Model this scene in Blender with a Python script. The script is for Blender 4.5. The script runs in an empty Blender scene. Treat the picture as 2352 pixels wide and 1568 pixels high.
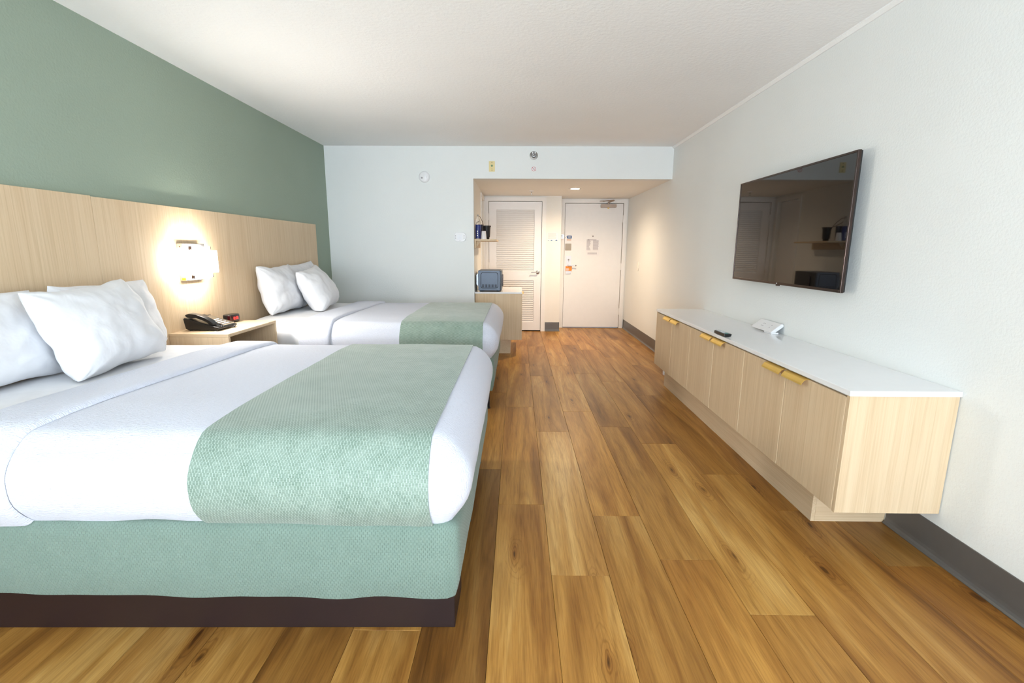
import bpy, bmesh, math, random
from mathutils import Vector, Matrix, noise

S = bpy.context.scene
COL = S.collection
random.seed(7)

# ------------------------------------------------------------------ camera, world, light, exposure
CAM_F, CAM_PITCH, CAM_YAW, CAM_ROLL, CAM_H = 1109.2, 0.18795, 0.009458, 0.004964, 1.30
cp, sp = math.cos(CAM_PITCH), math.sin(CAM_PITCH)
fwd = Vector((-math.sin(CAM_YAW) * cp, math.cos(CAM_YAW) * cp, -sp))
rgt = Vector((math.cos(CAM_YAW), math.sin(CAM_YAW), 0))
upv = rgt.cross(fwd)
c_, s_ = math.cos(CAM_ROLL), math.sin(CAM_ROLL)
R_, U_ = c_ * rgt + s_ * upv, -s_ * rgt + c_ * upv
cam = bpy.data.cameras.new('camera')
cam.sensor_width = 36.0
cam.sensor_fit = 'HORIZONTAL'
cam.lens = CAM_F / 2352 * 36
cam.clip_start = 0.02
camo = bpy.data.objects.new('camera', cam)
COL.objects.link(camo)
M = Matrix((R_, U_, -fwd)).transposed().to_4x4()
M.translation = Vector((0, 0, CAM_H))
camo.matrix_world = M
S.camera = camo

W = bpy.data.worlds.new('sky')
S.world = W
W.use_nodes = True
bg = W.node_tree.nodes['Background']
bg.inputs[0].default_value = (0.75, 0.88, 1.0, 1)
bg.inputs[1].default_value = 2.0

S.view_settings.view_transform = 'Standard'
S.view_settings.look = 'None'
S.view_settings.gamma = 1.0
S.view_settings.use_curve_mapping = False
S.view_settings.exposure = 0.12

# daylight entering by the window behind the camera
DAY = 245
ld = bpy.data.lights.new('window_daylight', 'AREA')
ld.shape = 'RECTANGLE'
ld.size, ld.size_y = 3.3, 2.0
ld.energy = DAY
ld.color = (0.84, 0.93, 1.0)
lo = bpy.data.objects.new('window_daylight', ld)
COL.objects.link(lo)
lo.location = (-0.10, -2.33, 1.25)
lo.rotation_euler = (math.radians(112), 0, 0)      # faces +Y into the room

# ------------------------------------------------------------------ dimensions
XL, XR, YB, ZC = -2.256, 1.805, 5.91, 2.475       # left wall, right wall, soffit wall, ceiling
YW = -2.4                                          # window wall behind the camera
XA, ZS, YC, YD = -0.519, 2.115, 7.74, 8.13         # alcove wall, hall ceiling, closet wall, entry wall
XJ = 0.685
XH = XL + 0.03                                     # headboard face

# ------------------------------------------------------------------ helpers
def lin(r, g=None, b=None):
    if g is None:
        r, g, b = r
    f = lambda v: ((v / 255) / 12.92) if v / 255 <= 0.04045 else (((v / 255) + 0.055) / 1.055) ** 2.4
    return (f(r), f(g), f(b), 1)

def new():
    return bmesh.new()

def box(bm, x0, x1, y0, y1, z0, z1):
    v = [bm.verts.new((x, y, z)) for x in (x0, x1) for y in (y0, y1) for z in (z0, z1)]
    for f in ((0, 1, 3, 2), (4, 6, 7, 5), (0, 4, 5, 1), (2, 3, 7, 6), (0, 2, 6, 4), (1, 5, 7, 3)):
        bm.faces.new([v[i] for i in f])
    return bm

def frame(axis):
    a = Vector(axis).normalized()
    t = Vector((0, 0, 1)) if abs(a.z) < .9 else Vector((1, 0, 0))
    u = a.cross(t).normalized()
    return a, u, a.cross(u)

def lathe(bm, prof, c, axis=(0, 0, 1), seg=24, cap=True):
    """prof: list of (radius, height along the axis)"""
    a, u, w = frame(axis)
    c = Vector(c)
    rings = []
    for r, h in prof:
        rings.append([bm.verts.new(c + a * h + (u * math.cos(2 * math.pi * k / seg) + w * math.sin(2 * math.pi * k / seg)) * max(r, 1e-4)) for k in range(seg)])
    for i in range(len(rings) - 1):
        for k in range(seg):
            bm.faces.new((rings[i][k], rings[i][(k + 1) % seg], rings[i + 1][(k + 1) % seg], rings[i + 1][k]))
    if cap:
        bm.faces.new(rings[0][::-1])
        bm.faces.new(rings[-1])
    return bm

def cyl(bm, c, r, h, axis=(0, 0, 1), seg=20):
    return lathe(bm, [(r, 0), (r, h)], c, axis, seg)

def tube(bm, pts, r, seg=8):
    pts = [Vector(p) for p in pts]
    rings = []
    a, u, w = frame(pts[1] - pts[0])
    for i, p in enumerate(pts):
        d = (pts[min(i + 1, len(pts) - 1)] - pts[max(i - 1, 0)]).normalized()
        u = (u - d * u.dot(d)).normalized()
        w = d.cross(u)
        rings.append([bm.verts.new(p + (u * math.cos(2 * math.pi * k / seg) + w * math.sin(2 * math.pi * k / seg)) * r) for k in range(seg)])
    for i in range(len(rings) - 1):
        for k in range(seg):
            bm.faces.new((rings[i][k], rings[i][(k + 1) % seg], rings[i + 1][(k + 1) % seg], rings[i + 1][k]))
    bm.faces.new(rings[0][::-1])
    bm.faces.new(rings[-1])
    return bm

def prism(bm, poly, axis, a0, a1):
    """extrude a 2-D polygon: axis 'x' -> poly is (y,z), 'y' -> (x,z), 'z' -> (x,y)"""
    def P(p, a):
        return {'x': (a, p[0], p[1]), 'y': (p[0], a, p[1]), 'z': (p[0], p[1], a)}[axis]
    A = [bm.verts.new(P(p, a0)) for p in poly]
    Bv = [bm.verts.new(P(p, a1)) for p in poly]
    n = len(poly)
    for i in range(n):
        bm.faces.new((A[i], A[(i + 1) % n], Bv[(i + 1) % n], Bv[i]))
    bm.faces.new(A[::-1])
    bm.faces.new(Bv)
    return bm

def rrect(x0, x1, y0, y1, r, n=5):
    p = []
    for cx, cy, a in ((x1 - r, y1 - r, 0), (x0 + r, y1 - r, 90), (x0 + r, y0 + r, 180), (x1 - r, y0 + r, 270)):
        for k in range(n + 1):
            t = math.radians(a + 90 * k / n)
            p.append((cx + r * math.cos(t), cy + r * math.sin(t)))
    return p

def obj(name, bm, mat, parent=None, bev=0.0, seg=2, smooth=None, origin=None):
    bmesh.ops.recalc_face_normals(bm, faces=bm.faces)
    if bev:
        es = [e for e in bm.edges if len(e.link_faces) == 2 and e.calc_face_angle(0) > 0.5]
        bmesh.ops.bevel(bm, geom=es, offset=bev, segments=seg, profile=0.5, affect='EDGES', clamp_overlap=True)
    if smooth is None:
        smooth = bev > 0.0031
    for f in bm.faces:
        f.smooth = smooth
    if smooth:
        for e in bm.edges:
            if len(e.link_faces) == 2 and e.calc_face_angle(0) > 0.75:
                e.smooth = False
    if origin is not None:
        o_ = Vector(origin)
    elif parent is not None:
        o_ = ORG.get(parent.name, Vector((0, 0, 0)))
    else:
        xs = [v.co.x for v in bm.verts]; ys = [v.co.y for v in bm.verts]; zs = [v.co.z for v in bm.verts]
        o_ = Vector(((min(xs) + max(xs)) / 2, (min(ys) + max(ys)) / 2, min(zs)))
    bmesh.ops.translate(bm, verts=bm.verts, vec=-o_)
    me = bpy.data.meshes.new(name)
    bm.to_mesh(me)
    bm.free()
    me.materials.append(mat)
    ob = bpy.data.objects.new(name, me)
    COL.objects.link(ob)
    if smooth and bev:
        wn = ob.modifiers.new('weighted_normals', 'WEIGHTED_NORMAL')
        wn.keep_sharp = True
    if parent is not None:
        ob.parent = parent
        po = ORG.get(parent.name, Vector((0, 0, 0)))
        ob.location = o_ - po
    else:
        ob.location = o_
    ORG[ob.name] = o_.copy()
    if name in TINY:
        ob['kind'] = 'stuff'
    return ob

ORG = {}
TINY = {'print', 'socket_slots', 'socket_strip', 'buttons', 'screws', 'blue_hills_print', 'feet', 'keys', 'outlet_holes', 'vent_slots', 'label_print', 'glass_clips', 'digits', 'red_ring_and_bar', 'cigarette_symbol'}

def tag(o, label, cat=None, group=None):
    o['label'] = label
    if cat:
        o['category'] = cat
    if group:
        o['group'] = group
    return o

def thing(name, label, cat, loc, group=None):
    o = bpy.data.objects.new(name, None)
    o.empty_display_size = 0.05
    COL.objects.link(o)
    o.location = loc
    ORG[o.name] = Vector(loc)
    return tag(o, label, cat, group)

def struct(name, bm, mat, parent=None, bev=0.0, label=None, **k):
    o = obj(name, bm, mat, parent, bev, **k)
    if parent is None:
        o['kind'] = 'structure'
        if label:
            o['label'] = label
    return o

def text(s, size, mat, parent, pos, xdir, ydir, name='lettering', depth=0.0004):
    cu = bpy.data.curves.new('txt', 'FONT')
    cu.body = s
    cu.size = size
    cu.extrude = depth
    cu.align_x = 'CENTER'
    cu.align_y = 'CENTER'
    t = bpy.data.objects.new('txt', cu)
    COL.objects.link(t)
    dg = bpy.context.evaluated_depsgraph_get()
    me = bpy.data.meshes.new_from_object(t.evaluated_get(dg))
    bpy.data.objects.remove(t)
    xd, yd = Vector(xdir).normalized(), Vector(ydir).normalized()
    zd = xd.cross(yd)
    mm = Matrix((xd, yd, zd)).transposed().to_4x4()
    mm.translation = Vector(pos) - ORG[parent.name]
    me.transform(mm)
    me.materials.clear()
    me.materials.append(mat)
    me.name = name
    o = bpy.data.objects.new(name, me)
    COL.objects.link(o)
    o.parent = parent
    ORG[o.name] = ORG[parent.name].copy()
    return o

# ------------------------------------------------------------------ materials
class NT:
    def __init__(s, name):
        s.m = bpy.data.materials.new(name)
        s.m.use_nodes = True
        s.t = s.m.node_tree
        s.b = s.t.nodes['Principled BSDF']
    def n(s, typ, **k):
        nd = s.t.nodes.new(typ)
        for a, v in k.items():
            if a.startswith('i_'):
                key = a[2:].replace('_', ' ')
                nd.inputs[key].default_value = v
            else:
                setattr(nd, a, v)
        return nd
    def l(s, a, b):
        s.t.links.new(a, b)
    def coord(s, kind='Object', scale=(1, 1, 1), rnd=False):
        tc = s.n('ShaderNodeTexCoord')
        mp = s.n('ShaderNodeMapping')
        mp.inputs['Scale'].default_value = scale
        src = tc.outputs[kind]
        if rnd:
            oi = s.n('ShaderNodeObjectInfo')
            mu = s.n('ShaderNodeMath', operation='MULTIPLY')
            mu.inputs[1].default_value = 37.0
            s.l(oi.outputs['Random'], mu.inputs[0])
            ad = s.n('ShaderNodeVectorMath', operation='ADD')
            s.l(src, ad.inputs[0])
            s.l(mu.outputs[0], ad.inputs[1])
            src = ad.outputs[0]
        s.l(src, mp.inputs[0])
        return mp.outputs[0]
    def noise(s, vec, scale=5, detail=4, rough=0.55, dist=0):
        nd = s.n('ShaderNodeTexNoise')
        nd.inputs['Scale'].default_value = scale
        nd.inputs['Detail'].default_value = detail
        nd.inputs['Roughness'].default_value = rough
        nd.inputs['Distortion'].default_value = dist
        s.l(vec, nd.inputs['Vector'])
        return nd.outputs['Fac']
    def ramp(s, fac, stops, interp='LINEAR'):
        nd = s.n('ShaderNodeValToRGB')
        nd.color_ramp.interpolation = interp
        el = nd.color_ramp.elements
        while len(el) < len(stops):
            el.new(0.5)
        for e, (p, c) in zip(el, stops):
            e.position = p
            e.color = c if len(c) == 4 else (*c, 1)
        s.l(fac, nd.inputs[0])
        return nd.outputs[0]
    def mix(s, fac, a, b, mode='MIX'):
        nd = s.n('ShaderNodeMix', data_type='RGBA', blend_type=mode)
        for sock, v in ((nd.inputs[0], fac), (nd.inputs[6], a), (nd.inputs[7], b)):
            if hasattr(v, 'links') or hasattr(v, 'is_linked'):
                s.l(v, sock)
            else:
                sock.default_value = v
        return nd.outputs[2]
    def bump(s, h, strength=0.2, dist=0.01):
        nd = s.n('ShaderNodeBump')
        nd.inputs['Strength'].default_value = strength
        nd.inputs['Distance'].default_value = dist
        s.l(h, nd.inputs['Height'])
        s.l(nd.outputs[0], s.b.inputs['Normal'])

def plain(name, col, rough=0.5, metal=0.0, spec=0.5, emit=None, estr=0.0, coat=0.0, var=0.04):
    t = NT(name)
    v = t.coord('Object', (1, 1, 1))
    nz = t.noise(v, 14, 3)
    c = tuple(col[:3])
    d = tuple(min(1, x * (1 + var)) for x in c) + (1,)
    e = tuple(x * (1 - var) for x in c) + (1,)
    t.l(t.ramp(nz, [(0.3, e), (0.7, d)]), t.b.inputs['Base Color'])
    t.b.inputs['Roughness'].default_value = rough
    t.b.inputs['Metallic'].default_value = metal
    t.b.inputs['Specular IOR Level'].default_value = spec
    t.b.inputs['Coat Weight'].default_value = coat
    if emit:
        t.b.inputs['Emission Color'].default_value = emit
        t.b.inputs['Emission Strength'].default_value = estr
    return t.m

def painted(name, col, scale=90, strength=0.25, rough=0.7, detail=3):
    """rolled or sprayed orange-peel wall paint"""
    t = NT(name)
    v = t.coord('Object')
    lo_ = t.noise(v, 1.3, 2)
    c = col[:3]
    t.l(t.ramp(lo_, [(0.3, tuple(x * 0.985 for x in c) + (1,)), (0.7, tuple(min(1, x * 1.015) for x in c) + (1,))]), t.b.inputs['Base Color'])
    h = t.noise(v, scale, detail, 0.6)
    t.bump(h, strength, 0.006)
    t.b.inputs['Roughness'].default_value = rough
    t.b.inputs['Specular IOR Level'].default_value = 0.3
    return t.m

def oak(name, axis, dark=(204, 176, 141), mid=(216, 192, 159), light=(226, 206, 177), rough=0.5):
    """pale oak laminate, grain along axis"""
    t = NT(name)
    k = {'x': 0, 'y': 1, 'z': 2}[axis]
    def sc(a, b):
        q = [a, a, a]
        q[k] = b
        return tuple(q)
    v1 = t.coord('Object', sc(9, 0.55))
    v2 = t.coord('Object', sc(150, 2.2))
    v3 = t.coord('Object', sc(34, 0.9))
    n1 = t.noise(v1, 1.0, 3, 0.5, 0.6)
    n2 = t.noise(v2, 1.0, 3, 0.6)
    n3 = t.noise(v3, 1.0, 4, 0.6, 1.2)
    c1 = t.ramp(n1, [(0.28, lin(dark)), (0.5, lin(mid)), (0.75, lin(light))])
    c3 = t.ramp(n3, [(0.36, lin(dark)), (0.52, lin(mid)), (0.7, lin(light))])
    cc = t.mix(0.6, c1, c3)
    cc = t.mix(0.45, cc, lin(mid))
    g = t.ramp(n2, [(0.3, (0.84, 0.81, 0.76, 1)), (0.55, (1, 1, 1, 1))])
    cc = t.mix(0.7, cc, g, 'MULTIPLY')
    t.l(cc, t.b.inputs['Base Color'])
    t.b.inputs['Roughness'].default_value = rough
    t.b.inputs['Specular IOR Level'].default_value = 0.35
    t.bump(n2, 0.05, 0.002)
    return t.m

def plank_material():
    t = NT('oak_plank')
    v1 = t.coord('Object', (8.5, 0.75, 1), True)
    v2 = t.coord('Object', (210, 7, 1), True)
    v3 = t.coord('Object', (1, 0.13, 1), True)
    v4 = t.coord('Object', (4.6, 1.3, 1), True)
    n1 = t.noise(v1, 1.0, 4, 0.55, 0.7)
    n2 = t.noise(v2, 1.0, 3, 0.6)
    v5 = t.coord('Object', (42, 1.6, 1), True)
    n5 = t.noise(v5, 1.0, 5, 0.65, 1.6)
    base = t.ramp(n1, [(0.24, lin(110, 71, 31)), (0.40, lin(153, 106, 48)), (0.56, lin(179, 132, 66)), (0.76, lin(205, 164, 98))])
    wv = t.n('ShaderNodeTexWave', wave_type='BANDS', bands_direction='X')
    wv.inputs['Scale'].default_value = 4.5
    wv.inputs['Distortion'].default_value = 14
    wv.inputs['Detail'].default_value = 2.5
    wv.inputs['Detail Scale'].default_value = 1.4
    t.l(v3, wv.inputs['Vector'])
    wr = t.ramp(wv.outputs['Fac'], [(0.0, (0.55, 0.48, 0.40, 1)), (0.20, (1, 1, 1, 1)), (0.85, (1, 1, 1, 1)), (1.0, (1.10, 1.09, 1.06, 1))])
    c = t.mix(0.30, base, wr, 'MULTIPLY')
    g = t.ramp(n2, [(0.34, (0.66, 0.61, 0.55, 1)), (0.58, (1.04, 1.04, 1.04, 1))])
    c = t.mix(0.55, c, g, 'MULTIPLY')
    g5 = t.ramp(n5, [(0.30, (0.62, 0.55, 0.47, 1)), (0.46, (1, 1, 1, 1)), (0.62, (1, 1, 1, 1)), (0.78, (1.16, 1.15, 1.12, 1))])
    c = t.mix(0.6, c, g5, 'MULTIPLY')
    vo = t.n('ShaderNodeTexVoronoi', feature='F1', voronoi_dimensions='2D')
    vo.inputs['Scale'].default_value = 1.0
    nv = t.n('ShaderNodeTexNoise'); nv.inputs['Scale'].default_value = 2.6; nv.inputs['Detail'].default_value = 3
    t.l(v4, nv.inputs['Vector'])
    off = t.n('ShaderNodeVectorMath', operation='MULTIPLY_ADD')
    t.l(nv.outputs['Color'], off.inputs[0]); off.inputs[1].default_value = (0.26, 0.30, 0.0); t.l(v4, off.inputs[2])
    t.l(off.outputs[0], vo.inputs['Vector'])
    sc_ = t.n('ShaderNodeSeparateColor'); t.l(vo.outputs['Color'], sc_.inputs[0])
    gate = t.n('ShaderNodeMapRange'); t.l(sc_.outputs[0], gate.inputs['Value'])
    gate.inputs['From Min'].default_value = 0.52; gate.inputs['From Max'].default_value = 0.60
    kn = t.ramp(vo.outputs['Distance'], [(0.0, (0.14, 0.10, 0.07, 1)), (0.022, (0.30, 0.22, 0.16, 1)), (0.045, (0.78, 0.70, 0.60, 1)), (0.13, (1, 1, 1, 1))])
    kf = t.n('ShaderNodeMath', operation='MULTIPLY'); t.l(gate.outputs[0], kf.inputs[0]); kf.inputs[1].default_value = 0.9
    c = t.mix(kf.outputs[0], c, kn, 'MULTIPLY')
    # growth rings drawn out around the knots
    wob = t.n('ShaderNodeMath', operation='MULTIPLY_ADD')
    t.l(n1, wob.inputs[0]); wob.inputs[1].default_value = 0.22
    t.l(vo.outputs['Distance'], wob.inputs[2])
    rg = t.n('ShaderNodeMath', operation='MULTIPLY'); t.l(wob.outputs[0], rg.inputs[0]); rg.inputs[1].default_value = 120.0
    sn = t.n('ShaderNodeMath', operation='SINE'); t.l(rg.outputs[0], sn.inputs[0])
    fo = t.n('ShaderNodeMapRange'); t.l(vo.outputs['Distance'], fo.inputs['Value'])
    fo.inputs['From Min'].default_value = 0.05; fo.inputs['From Max'].default_value = 0.36; fo.inputs['To Min'].default_value = 1.0; fo.inputs['To Max'].default_value = 0.0
    am = t.n('ShaderNodeMath', operation='MULTIPLY'); t.l(sn.outputs[0], am.inputs[0]); t.l(fo.outputs[0], am.inputs[1])
    rr = t.ramp(am.outputs[0], [(0.0, (1, 1, 1, 1)), (0.25, (1, 1, 1, 1)), (1.0, (0.60, 0.53, 0.45, 1))])
    rf = t.n('ShaderNodeMath', operation='MULTIPLY'); t.l(gate.outputs[0], rf.inputs[0]); rf.inputs[1].default_value = 0.75
    c = t.mix(rf.outputs[0], c, rr, 'MULTIPLY')
    oi = t.n('ShaderNodeObjectInfo')
    c = t.mix(1.0, c, oi.outputs['Color'], 'MULTIPLY')
    t.l(c, t.b.inputs['Base Color'])
    t.l(t.ramp(n1, [(0.2, (0.42,) * 3), (0.8, (0.34,) * 3)]), t.b.inputs['Roughness'])
    t.b.inputs['Specular IOR Level'].default_value = 0.32
    t.bump(n2, 0.06, 0.002)
    return t.m

def weave(name, c_dark, c_mid, c_light, line, cell=(1.0, 1.25), depth=0.35, linefac=0.5, sheen=0.4, shift=0.5):
    """basket-weave cloth; UVs are metres"""
    t = NT(name)
    tc = t.n('ShaderNodeTexCoord')
    sx = t.n('ShaderNodeSeparateXYZ')
    t.l(tc.outputs['UV'], sx.inputs[0])
    def mth(op, a, b=None):
        nd = t.n('ShaderNodeMath', operation=op)
        for i_, q in enumerate((a, b)):
            if q is None:
                continue
            if hasattr(q, 'is_linked'):
                t.l(q, nd.inputs[i_])
            else:
                nd.inputs[i_].default_value = q
        return nd.outputs[0]
    row = mth('FLOOR', mth('MULTIPLY', sx.outputs[1], 100 / cell[1]))
    col = mth('ADD', mth('MULTIPLY', sx.outputs[0], 100 / cell[0]), mth('MULTIPLY', row, shift))
    fr_ = mth('FRACT', col)
    tri = mth('ABSOLUTE', mth('SUBTRACT', fr_, 0.5))            # 0.5 on the dash
    dash = t.n('ShaderNodeMapRange')
    dash.interpolation_type = 'SMOOTHSTEP'
    dash.inputs['From Min'].default_value = 0.36
    dash.inputs['From Max'].default_value = 0.46
    t.l(tri, dash.inputs['Value'])
    class BR: pass
    br = BR()
    br.outputs = {'Fac': dash.outputs[0]}
    v2 = t.coord('UV', (35, 420, 1))
    v3 = t.coord('UV', (9, 9, 1))
    n2 = t.noise(v2, 1, 3, 0.6)
    n3 = t.noise(v3, 1, 6, 0.7)
    c = t.ramp(n2, [(0.3, c_dark), (0.5, c_mid), (0.72, c_light)])
    c2 = t.ramp(n3, [(0.35, c_mid), (0.65, c_light)])
    c = t.mix(0.45, c, c2)
    f = t.n('ShaderNodeMath', operation='MULTIPLY')
    t.l(br.outputs['Fac'], f.inputs[0])
    f.inputs[1].default_value = linefac
    c = t.mix(f.outputs[0], c, line)
    t.l(c, t.b.inputs['Base Color'])
    t.b.inputs['Roughness'].default_value = 0.85
    t.b.inputs['Sheen Weight'].default_value = sheen
    t.b.inputs['Sheen Roughness'].default_value = 0.4
    t.b.inputs['Specular IOR Level'].default_value = 0.2
    inv = t.n('ShaderNodeMath', operation='SUBTRACT')
    inv.inputs[0].default_value = 1.0
    t.l(br.outputs['Fac'], inv.inputs[1])
    ad = t.n('ShaderNodeMath', operation='MULTIPLY_ADD')
    t.l(n2, ad.inputs[0])
    ad.inputs[1].default_value = 0.6
    t.l(inv.outputs[0], ad.inputs[2])
    t.bump(ad.outputs[0], depth, 0.004)
    return t.m

def cotton(name, col, scale=(70, 260, 1), strength=0.25, dist=0.004, kind='UV'):
    t = NT(name)
    v = t.coord(kind, scale)
    n = t.noise(v, 1, 3, 0.6, 0.4)
    c = col[:3]
    t.l(t.ramp(n, [(0.3, tuple(x * 0.95 for x in c) + (1,)), (0.65, tuple(c) + (1,))]), t.b.inputs['Base Color'])
    t.b.inputs['Roughness'].default_value = 0.9
    t.b.inputs['Sheen Weight'].default_value = 0.15
    t.b.inputs['Specular IOR Level'].default_value = 0.15
    t.bump(n, strength, dist)
    return t.m

m_white = painted('white_wall_paint', lin(232, 235, 234), 85, 0.26)
m_ceil = painted('white_ceiling_texture', lin(246, 247, 247), 42, 0.45, 0.85)
m_green = painted('sage_wall_paint', lin(152, 167, 151), 85, 0.30)
m_hall = painted('hall_wall_paint', lin(238, 236, 230), 85, 0.12)
m_door = plain('white_door_enamel', lin(240, 238, 236), 0.35, var=0.01)
m_trim = plain('white_trim_enamel', lin(240, 238, 235), 0.4, var=0.01)
m_gap = plain('dark_gap', lin(30, 24, 22), 0.9)
m_base = plain('grey_rubber_cove_base', lin(94, 91, 88), 0.35, var=0.03)
m_sub = plain('floor_underlay', lin(84, 56, 30), 0.9)
m_oakz = oak('pale_oak_vertical', 'z')
m_oaky = oak('pale_oak_horizontal_y', 'y')
m_oakx = oak('pale_oak_horizontal_x', 'x')
m_quartz = plain('white_quartz', lin(240, 241, 243), 0.12, var=0.008)
m_brass = plain('brushed_brass', lin(238, 204, 116), 0.42, 1.0)
m_brown = plain('dark_brown_vinyl', lin(36, 21, 20), 0.45)
m_black = plain('black_plastic', lin(20, 21, 23), 0.28)
m_blackm = plain('black_matte_plastic', lin(26, 27, 29), 0.55)
m_legm = plain('dark_steel_leg', lin(40, 38, 42), 0.35, 0.8)
m_steel = plain('brushed_steel', lin(176, 176, 176), 0.32, 1.0)
m_chrome = plain('chrome', lin(205, 208, 212), 0.14, 1.0)
m_whitep = plain('white_plastic', lin(236, 237, 240), 0.35, var=0.01)
m_greyp = plain('grey_print', lin(150, 148, 152), 0.7)
m_beige = plain('beige_plastic', lin(226, 208, 150), 0.4, var=0.01)
m_screen = plain('tv_glass', lin(14, 11, 10), 0.025, coat=0.3, var=0.0)
m_bezel = plain('tv_bezel_bronze', lin(72, 60, 56), 0.22, 0.7)
m_sheet = cotton('white_sheet', lin(228, 229, 233), (14, 14, 1), 0.08, 0.01)
m_pillow = cotton('white_pillowcase', lin(230, 231, 235), (9, 9, 9), 0.22, 0.02, 'Object')
m_blank = cotton('white_matelasse', lin(220, 224, 238), (75, 230, 1), 0.85, 0.006)
m_runner = weave('green_weave_runner', lin(84, 104, 92), lin(118, 138, 126), lin(156, 172, 162), lin(182, 198, 189), linefac=0.75)
m_skirt = weave('green_quilted_skirt', lin(108, 128, 118), lin(116, 136, 126), lin(126, 145, 135), lin(94, 114, 104), (1.3, 0.9), 0.6, 0.3, 0.2, 0.5)
m_shade = plain('lit_opal_glass', (1, 1, 1, 1), 0.4, emit=(1.0, 0.95, 0.87, 1), estr=18.0, var=0)
m_shadef = plain('lit_opal_glass_front', (1, 1, 1, 1), 0.4, emit=(1.0, 0.95, 0.87, 1), estr=140.0, var=0)
m_bulb = plain('warm_downlight_lens', (1, 1, 1, 1), 0.4, emit=(1.0, 0.82, 0.58, 1), estr=40.0, var=0)
m_yellow = plain('yellow_sticker', lin(246, 214, 20), 0.5)
m_orange = plain('orange_card', lin(240, 140, 30), 0.5)
m_blue = plain('blue_sticker', lin(40, 92, 150), 0.5)
m_paper = plain('white_paper', lin(238, 236, 236), 0.7, var=0.01)
m_ink = plain('grey_ink', lin(182, 176, 182), 0.8)
m_lock = plain('cool_white_lock', lin(226, 233, 246), 0.35)
m_closer = plain('bronze_silver', lin(168, 150, 136), 0.4, 0.6)
m_strike = plain('dull_nickel', lin(172, 162, 148), 0.55, 0.1)
m_red = plain('red_ink', lin(190, 50, 66), 0.6)
m_led = plain('red_led', lin(200, 20, 20), 0.4, emit=(1, 0.05, 0.04, 1), estr=2.2)
m_micro = plain('microwave_grey_steel', lin(92, 104, 122), 0.4, 0.15)
m_plank = plank_material()

# ------------------------------------------------------------------ room shell
T = 0.12
bm = new(); box(bm, XL - T, XR + T, YW - T, YD + T, -0.12, -0.012)
floor = struct('floor', bm, m_sub)
# floor planks, each its own board
PWID, PLEN, SEAM0 = 0.2365, 1.578, 0.148
known = {0: 1.755, -1: 2.31, 1: 2.208, 2: 1.864, 3: 1.55, 4: 2.672, 5: 2.275, 6: 1.837, -2: 2.715, -3: 1.455, -4: 2.05, -5: 2.45}
tones = [(0.90, 0.90, 0.90), (1.02, 1.0, 0.97), (1.10, 1.08, 1.04), (0.82, 0.80, 0.78), (1.0, 0.98, 0.95), (0.94, 0.93, 0.92)]
fixed = {(0, 0): (1.10, 1.13, 1.24), (0, -1): (1.0, 0.97, 0.92), (1, 0): (1.10, 1.06, 0.98), (1, -1): (0.88, 0.85, 0.80), (2, 0): (0.90, 0.88, 0.84), (2, -1): (1.08, 1.05, 0.98),
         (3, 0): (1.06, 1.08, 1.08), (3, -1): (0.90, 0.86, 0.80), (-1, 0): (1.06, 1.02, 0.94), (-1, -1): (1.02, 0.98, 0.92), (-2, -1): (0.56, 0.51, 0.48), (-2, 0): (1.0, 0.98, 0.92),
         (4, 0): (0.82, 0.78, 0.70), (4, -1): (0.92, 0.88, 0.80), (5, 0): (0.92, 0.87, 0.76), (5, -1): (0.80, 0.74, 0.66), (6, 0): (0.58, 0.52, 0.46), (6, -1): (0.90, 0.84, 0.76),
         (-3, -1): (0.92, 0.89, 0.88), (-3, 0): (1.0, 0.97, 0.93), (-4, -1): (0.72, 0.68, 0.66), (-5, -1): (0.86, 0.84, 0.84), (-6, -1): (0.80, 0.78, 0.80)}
meshes = {}
def plank_mesh(w, l):
    key = (round(w, 3), round(l, 3))
    if key not in meshes:
        b = new()
        box(b, -w / 2, w / 2, -l / 2, l / 2, -0.0115, 0)
        es = [e for e in b.edges if all(v.co.z > -1e-4 for v in e.verts)]
        bmesh.ops.bevel(b, geom=es, offset=0.0008, segments=1, affect='EDGES')
        me = bpy.data.meshes.new('plank')
        b.to_mesh(me); b.free()
        me.materials.append(m_plank)
        meshes[key] = me
    return meshes[key]
for k in range(-11, 8):
    xa, xb = SEAM0 + k * PWID, SEAM0 + (k + 1) * PWID
    xa, xb = max(xa, XL + 0.004), min(xb, XR - 0.002)
    if xb - xa < 0.03:
        continue
    j0 = known.get(k, 1.4 + 1.3 * random.random())
    y = j0 - PLEN * 2
    i = -2
    while y < YD - 0.01:
        ya, yb = max(y, YW + 0.004), min(y + PLEN, YD - 0.004)
        if yb - ya > 0.03:
            o = bpy.data.objects.new('plank', plank_mesh(xb - xa - 0.0011, yb - ya - 0.0011))
            COL.objects.link(o)
            o.parent = floor
            o.location = Vector(((xa + xb) / 2, (ya + yb) / 2, 0)) - ORG['floor']
            tn = fixed.get((k, i), random.choice(tones))
            o.color = (*tn, 1)
        y += PLEN
        i += 1

bm = new(); box(bm, XL - T, XR + T, YW - T, YB, ZC, ZC + T)
struct('ceiling', bm, m_ceil)
bm = new(); box(bm, XA, XR, YB + T, YD, ZS, ZS + 0.1)
struct('ceiling_hall', bm, m_hall)
bm = new(); box(bm, XL - T, XL, YW - T, YB + T, -0.01, ZC)
struct('wall_left', bm, m_green)
bm = new(); box(bm, XR, XR + T, YW - T, YD + T, -0.01, ZC)
struct('wall_right', bm, m_white)
bm = new()
prism(bm, [(XL, -0.01), (XA, -0.01), (XA, ZS), (XR, ZS), (XR, ZC), (XL, ZC)], 'y', YB, YB + T)
struct('wall_back', bm, m_white)
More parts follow.
